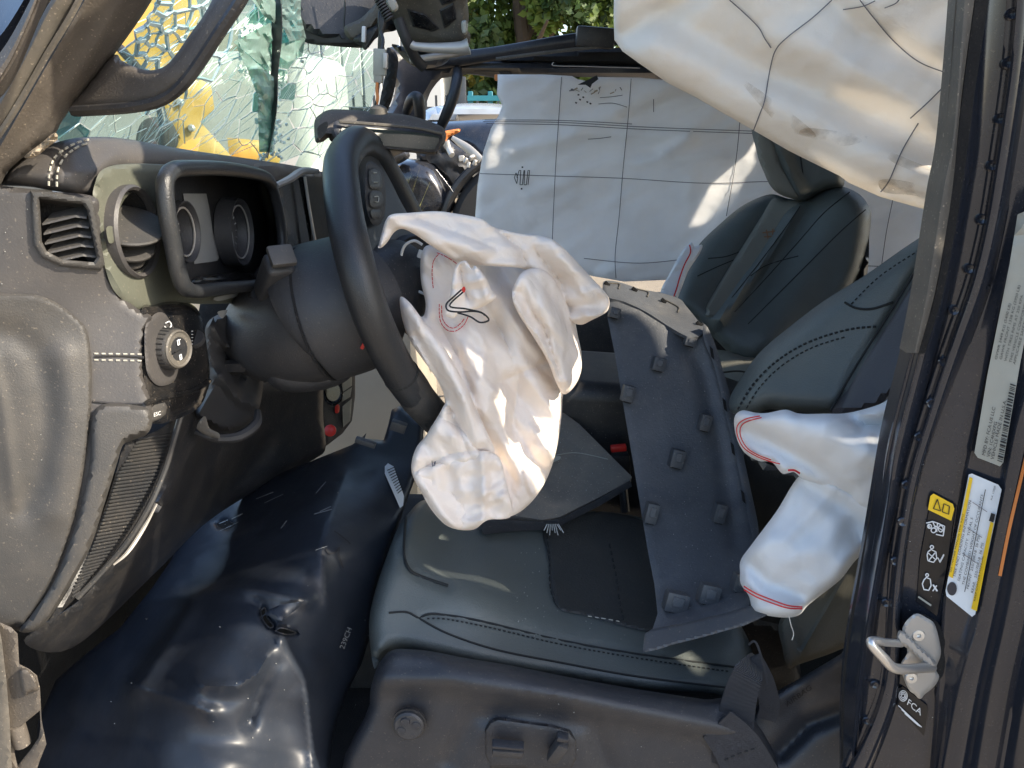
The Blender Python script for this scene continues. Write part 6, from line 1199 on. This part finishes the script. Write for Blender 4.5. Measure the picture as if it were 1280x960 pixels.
# crumbs of safety glass and dirt scattered over the car
rs2 = np.random.RandomState(33); cr_ = []
for S, (x0, x1, y0, y1), n_c, sz in ((EF, (0, 112, 246, 360), 14, .0007), (lambda x, y: EF(x, y)-.003, (10, 105, 380, 700), 22, .0007), (BSs, (120, 480, 600, 930), 30, .0008), (CS_, (640, 800, 650, 800), 70, .0010), (lambda x, y: TD(x, y)-.002, (800, 920, 430, 740), 40, .0009), (BDp, (640, 770, 540, 630), 50, .0012), (VS, (500, 880, 860, 950), 26, .0007), (sS, (1130, 1180, 580, 940), 20, .0006)):
    for _ in range(n_c):
        x, y = rs2.uniform(x0, x1), rs2.uniform(y0, y1); s_ = sz*rs2.uniform(.4, 1.3)
        if S is EF and 44 < x < 130: continue
        cr_.append(box(P(x, y, float(np.ravel(S(np.array(x), np.array(y)))[0])-.001), (s_, s_*.7, s_), rot(*rs2.uniform(0, 90, 3))))
part('glass_crumbs', join(*cr_), M['grit'], kind='stuff', flat=True, label='tiny pale crumbs of safety glass and grit scattered over seat, panels and dashboard', cat='debris')
# ================= ADDED SUN BLOCKER =================
# built last: unseen sheets added to block the sun, gaps shaped for sun patches
def shifted(S, o): return lambda x, y: S(x, y)-o
HOLES = [
 (Stp, [(0, 228), (30, 190), (62, 176), (110, 166), (178, 170), (180, 214), (140, 216), (120, 244)]),
 (smax(DX, EF, .004), [(-60, 120), (110, 150), (178, 170), (178, 212), (166, 214), (187, 258), (204, 300), (187, 371), (212, 384), (222, 410), (226, 440), (214, 480), (205, 520), (180, 552), (130, 660), (90, 740), (20, 800), (-60, 800)]),
 (rbf([(650, 350, .80), (700, 370, .84), (720, 470, .85), (680, 440, .80)]), [(640, 345), (662, 338), (690, 345), (714, 400), (726, 470), (708, 494), (690, 480), (664, 410), (650, 372)]),
 (MB, [(612, 425), (640, 400), (680, 436), (704, 492), (704, 545), (692, 610), (660, 620), (640, 560), (618, 500), (634, 470)]),
 (MB, [(700, 400), (722, 420), (727, 460), (716, 486), (704, 440)]),
 (FW_, [(934, 192), (946, 172), (944, 205), (915, 255), (880, 282), (862, 284), (888, 232)]),
 (NW, [(800, -6), (905, -30), (868, 20), (838, 34), (792, 60), (780, 52), (812, 20)]),
 (MB, [(530, 428), (542, 430), (566, 468), (572, 490), (558, 480), (540, 456)]),
 (CS_, [(497, 712), (505, 709), (538, 708), (556, 722), (588, 738), (540, 731), (497, 725)]),
 (CS_, [(830, 812), (858, 812), (884, 834), (872, 846), (864, 836)]),
 (FT, [(752, 345), (800, 350), (850, 366), (892, 412), (868, 426), (836, 412), (800, 390), (757, 372)]),
 (const(1.34), [(900, 436), (930, 438), (950, 452), (930, 460), (900, 458)]),
 (FW_, [(622, 140), (632, 150), (627, 175), (632, 190), (622, 210), (606, 212), (602, 205), (612, 165)]),
 (MB, [(612, 566), (624, 570), (628, 622), (618, 618)]),
 (BSs, [(176, 752), (205, 738), (240, 735), (292, 738), (275, 746), (225, 750), (190, 757)]),
 (BSs, [(306, 710), (330, 706), (376, 712), (376, 728), (345, 728), (318, 722)]),
 (BSs, [(290, 736), (315, 737), (382, 751), (350, 776), (336, 764), (310, 752)]),
 (DX, [(326, 226), (345, 228), (352, 276), (340, 280)]),
 (BCs, [(1030, 858), (1052, 862), (1048, 900), (1030, 896), (1036, 872)]),
]
def clip_half(poly, ax, val, keep_gt):
    out = []
    for i in range(len(poly)):
        p, q = poly[i-1], poly[i]; a = (p[ax]-val)*(1 if keep_gt else -1); b = (q[ax]-val)*(1 if keep_gt else -1)
        if (a >= 0) != (b >= 0): t = a/(a-b); out.append(tuple(p[k]+(q[k]-p[k])*t for k in range(2)))
        if b >= 0: out.append(q)
    return out
def sheet_holes(ol, hs, lift):
    co = list(ol); ed = [(i, (i+1) % len(ol)) for i in range(len(ol))]
    for h in hs: b = len(co); co += h; ed += [(b+i, b+(i+1) % len(h)) for i in range(len(h))]
    r_ = geometry.delaunay_2d_cdt([Vector(q) for q in co], ed, [], 0, 1e-6); vs = [tuple(v) for v in r_[0]]; fs = []
    for f in r_[2]:
        a = np.array([sum(vs[i][0] for i in f)/len(f)]), np.array([sum(vs[i][1] for i in f)/len(f)])
        if inside(*a, ol)[0] and not any(inside(*a, h)[0] for h in hs): fs.append(tuple(f))
    n = len(vs); V = [lift(q, 0) for q in vs]+[lift(q, 1) for q in vs]
    return V, fs+[tuple(i+n for i in f[::-1]) for f in fs]
ZR, YW = 1.9, .40
rh, wh = [], []
for S, h in HOLES:
    pr, pw = [], []
    hh = resample(h, 14, True)
    for q in hh:
        p = P(q[0], q[1], float(S(np.array(q[0]), np.array(q[1])))); t = (ZR-p.z)/SUN.z; pr.append((p.x+SUN.x*t, p.y+SUN.y*t))
        t = (p.y-YW)/-SUN.y; pw.append((p.x+SUN.x*t, p.z+SUN.z*t))
    a = clip_half(pr, 1, YW, True); b = clip_half(pw, 1, ZR, False)
    if len(a) > 2: rh.append(a)
    if len(b) > 2: wh.append(b)
rf = thing('sun_blocker', 'added black sun blocker outside the view, top and side sheets with shaped gaps', 'roof', (1.2, 1.2, 1.9))
part('blocker_top', sheet_holes([(.02, YW+.005), (4.6, YW+.005), (4.6, 2.12), (.5, 2.14), (.02, 2.1)], rh, lambda q, k: (q[0], q[1], ZR+.003*k)), M['shell'], rf, flat=True)
part('blocker_side', sheet_holes([(.52, .42), (4.6, .42), (4.6, ZR-.003), (.52, ZR-.003)], wh, lambda q, k: (q[0], YW+.003*k, q[1])), M['shell'], rf, flat=True)
print('objects', len(bpy.data.objects), 'tris', sum(len(m.polygons) for m in bpy.data.meshes))
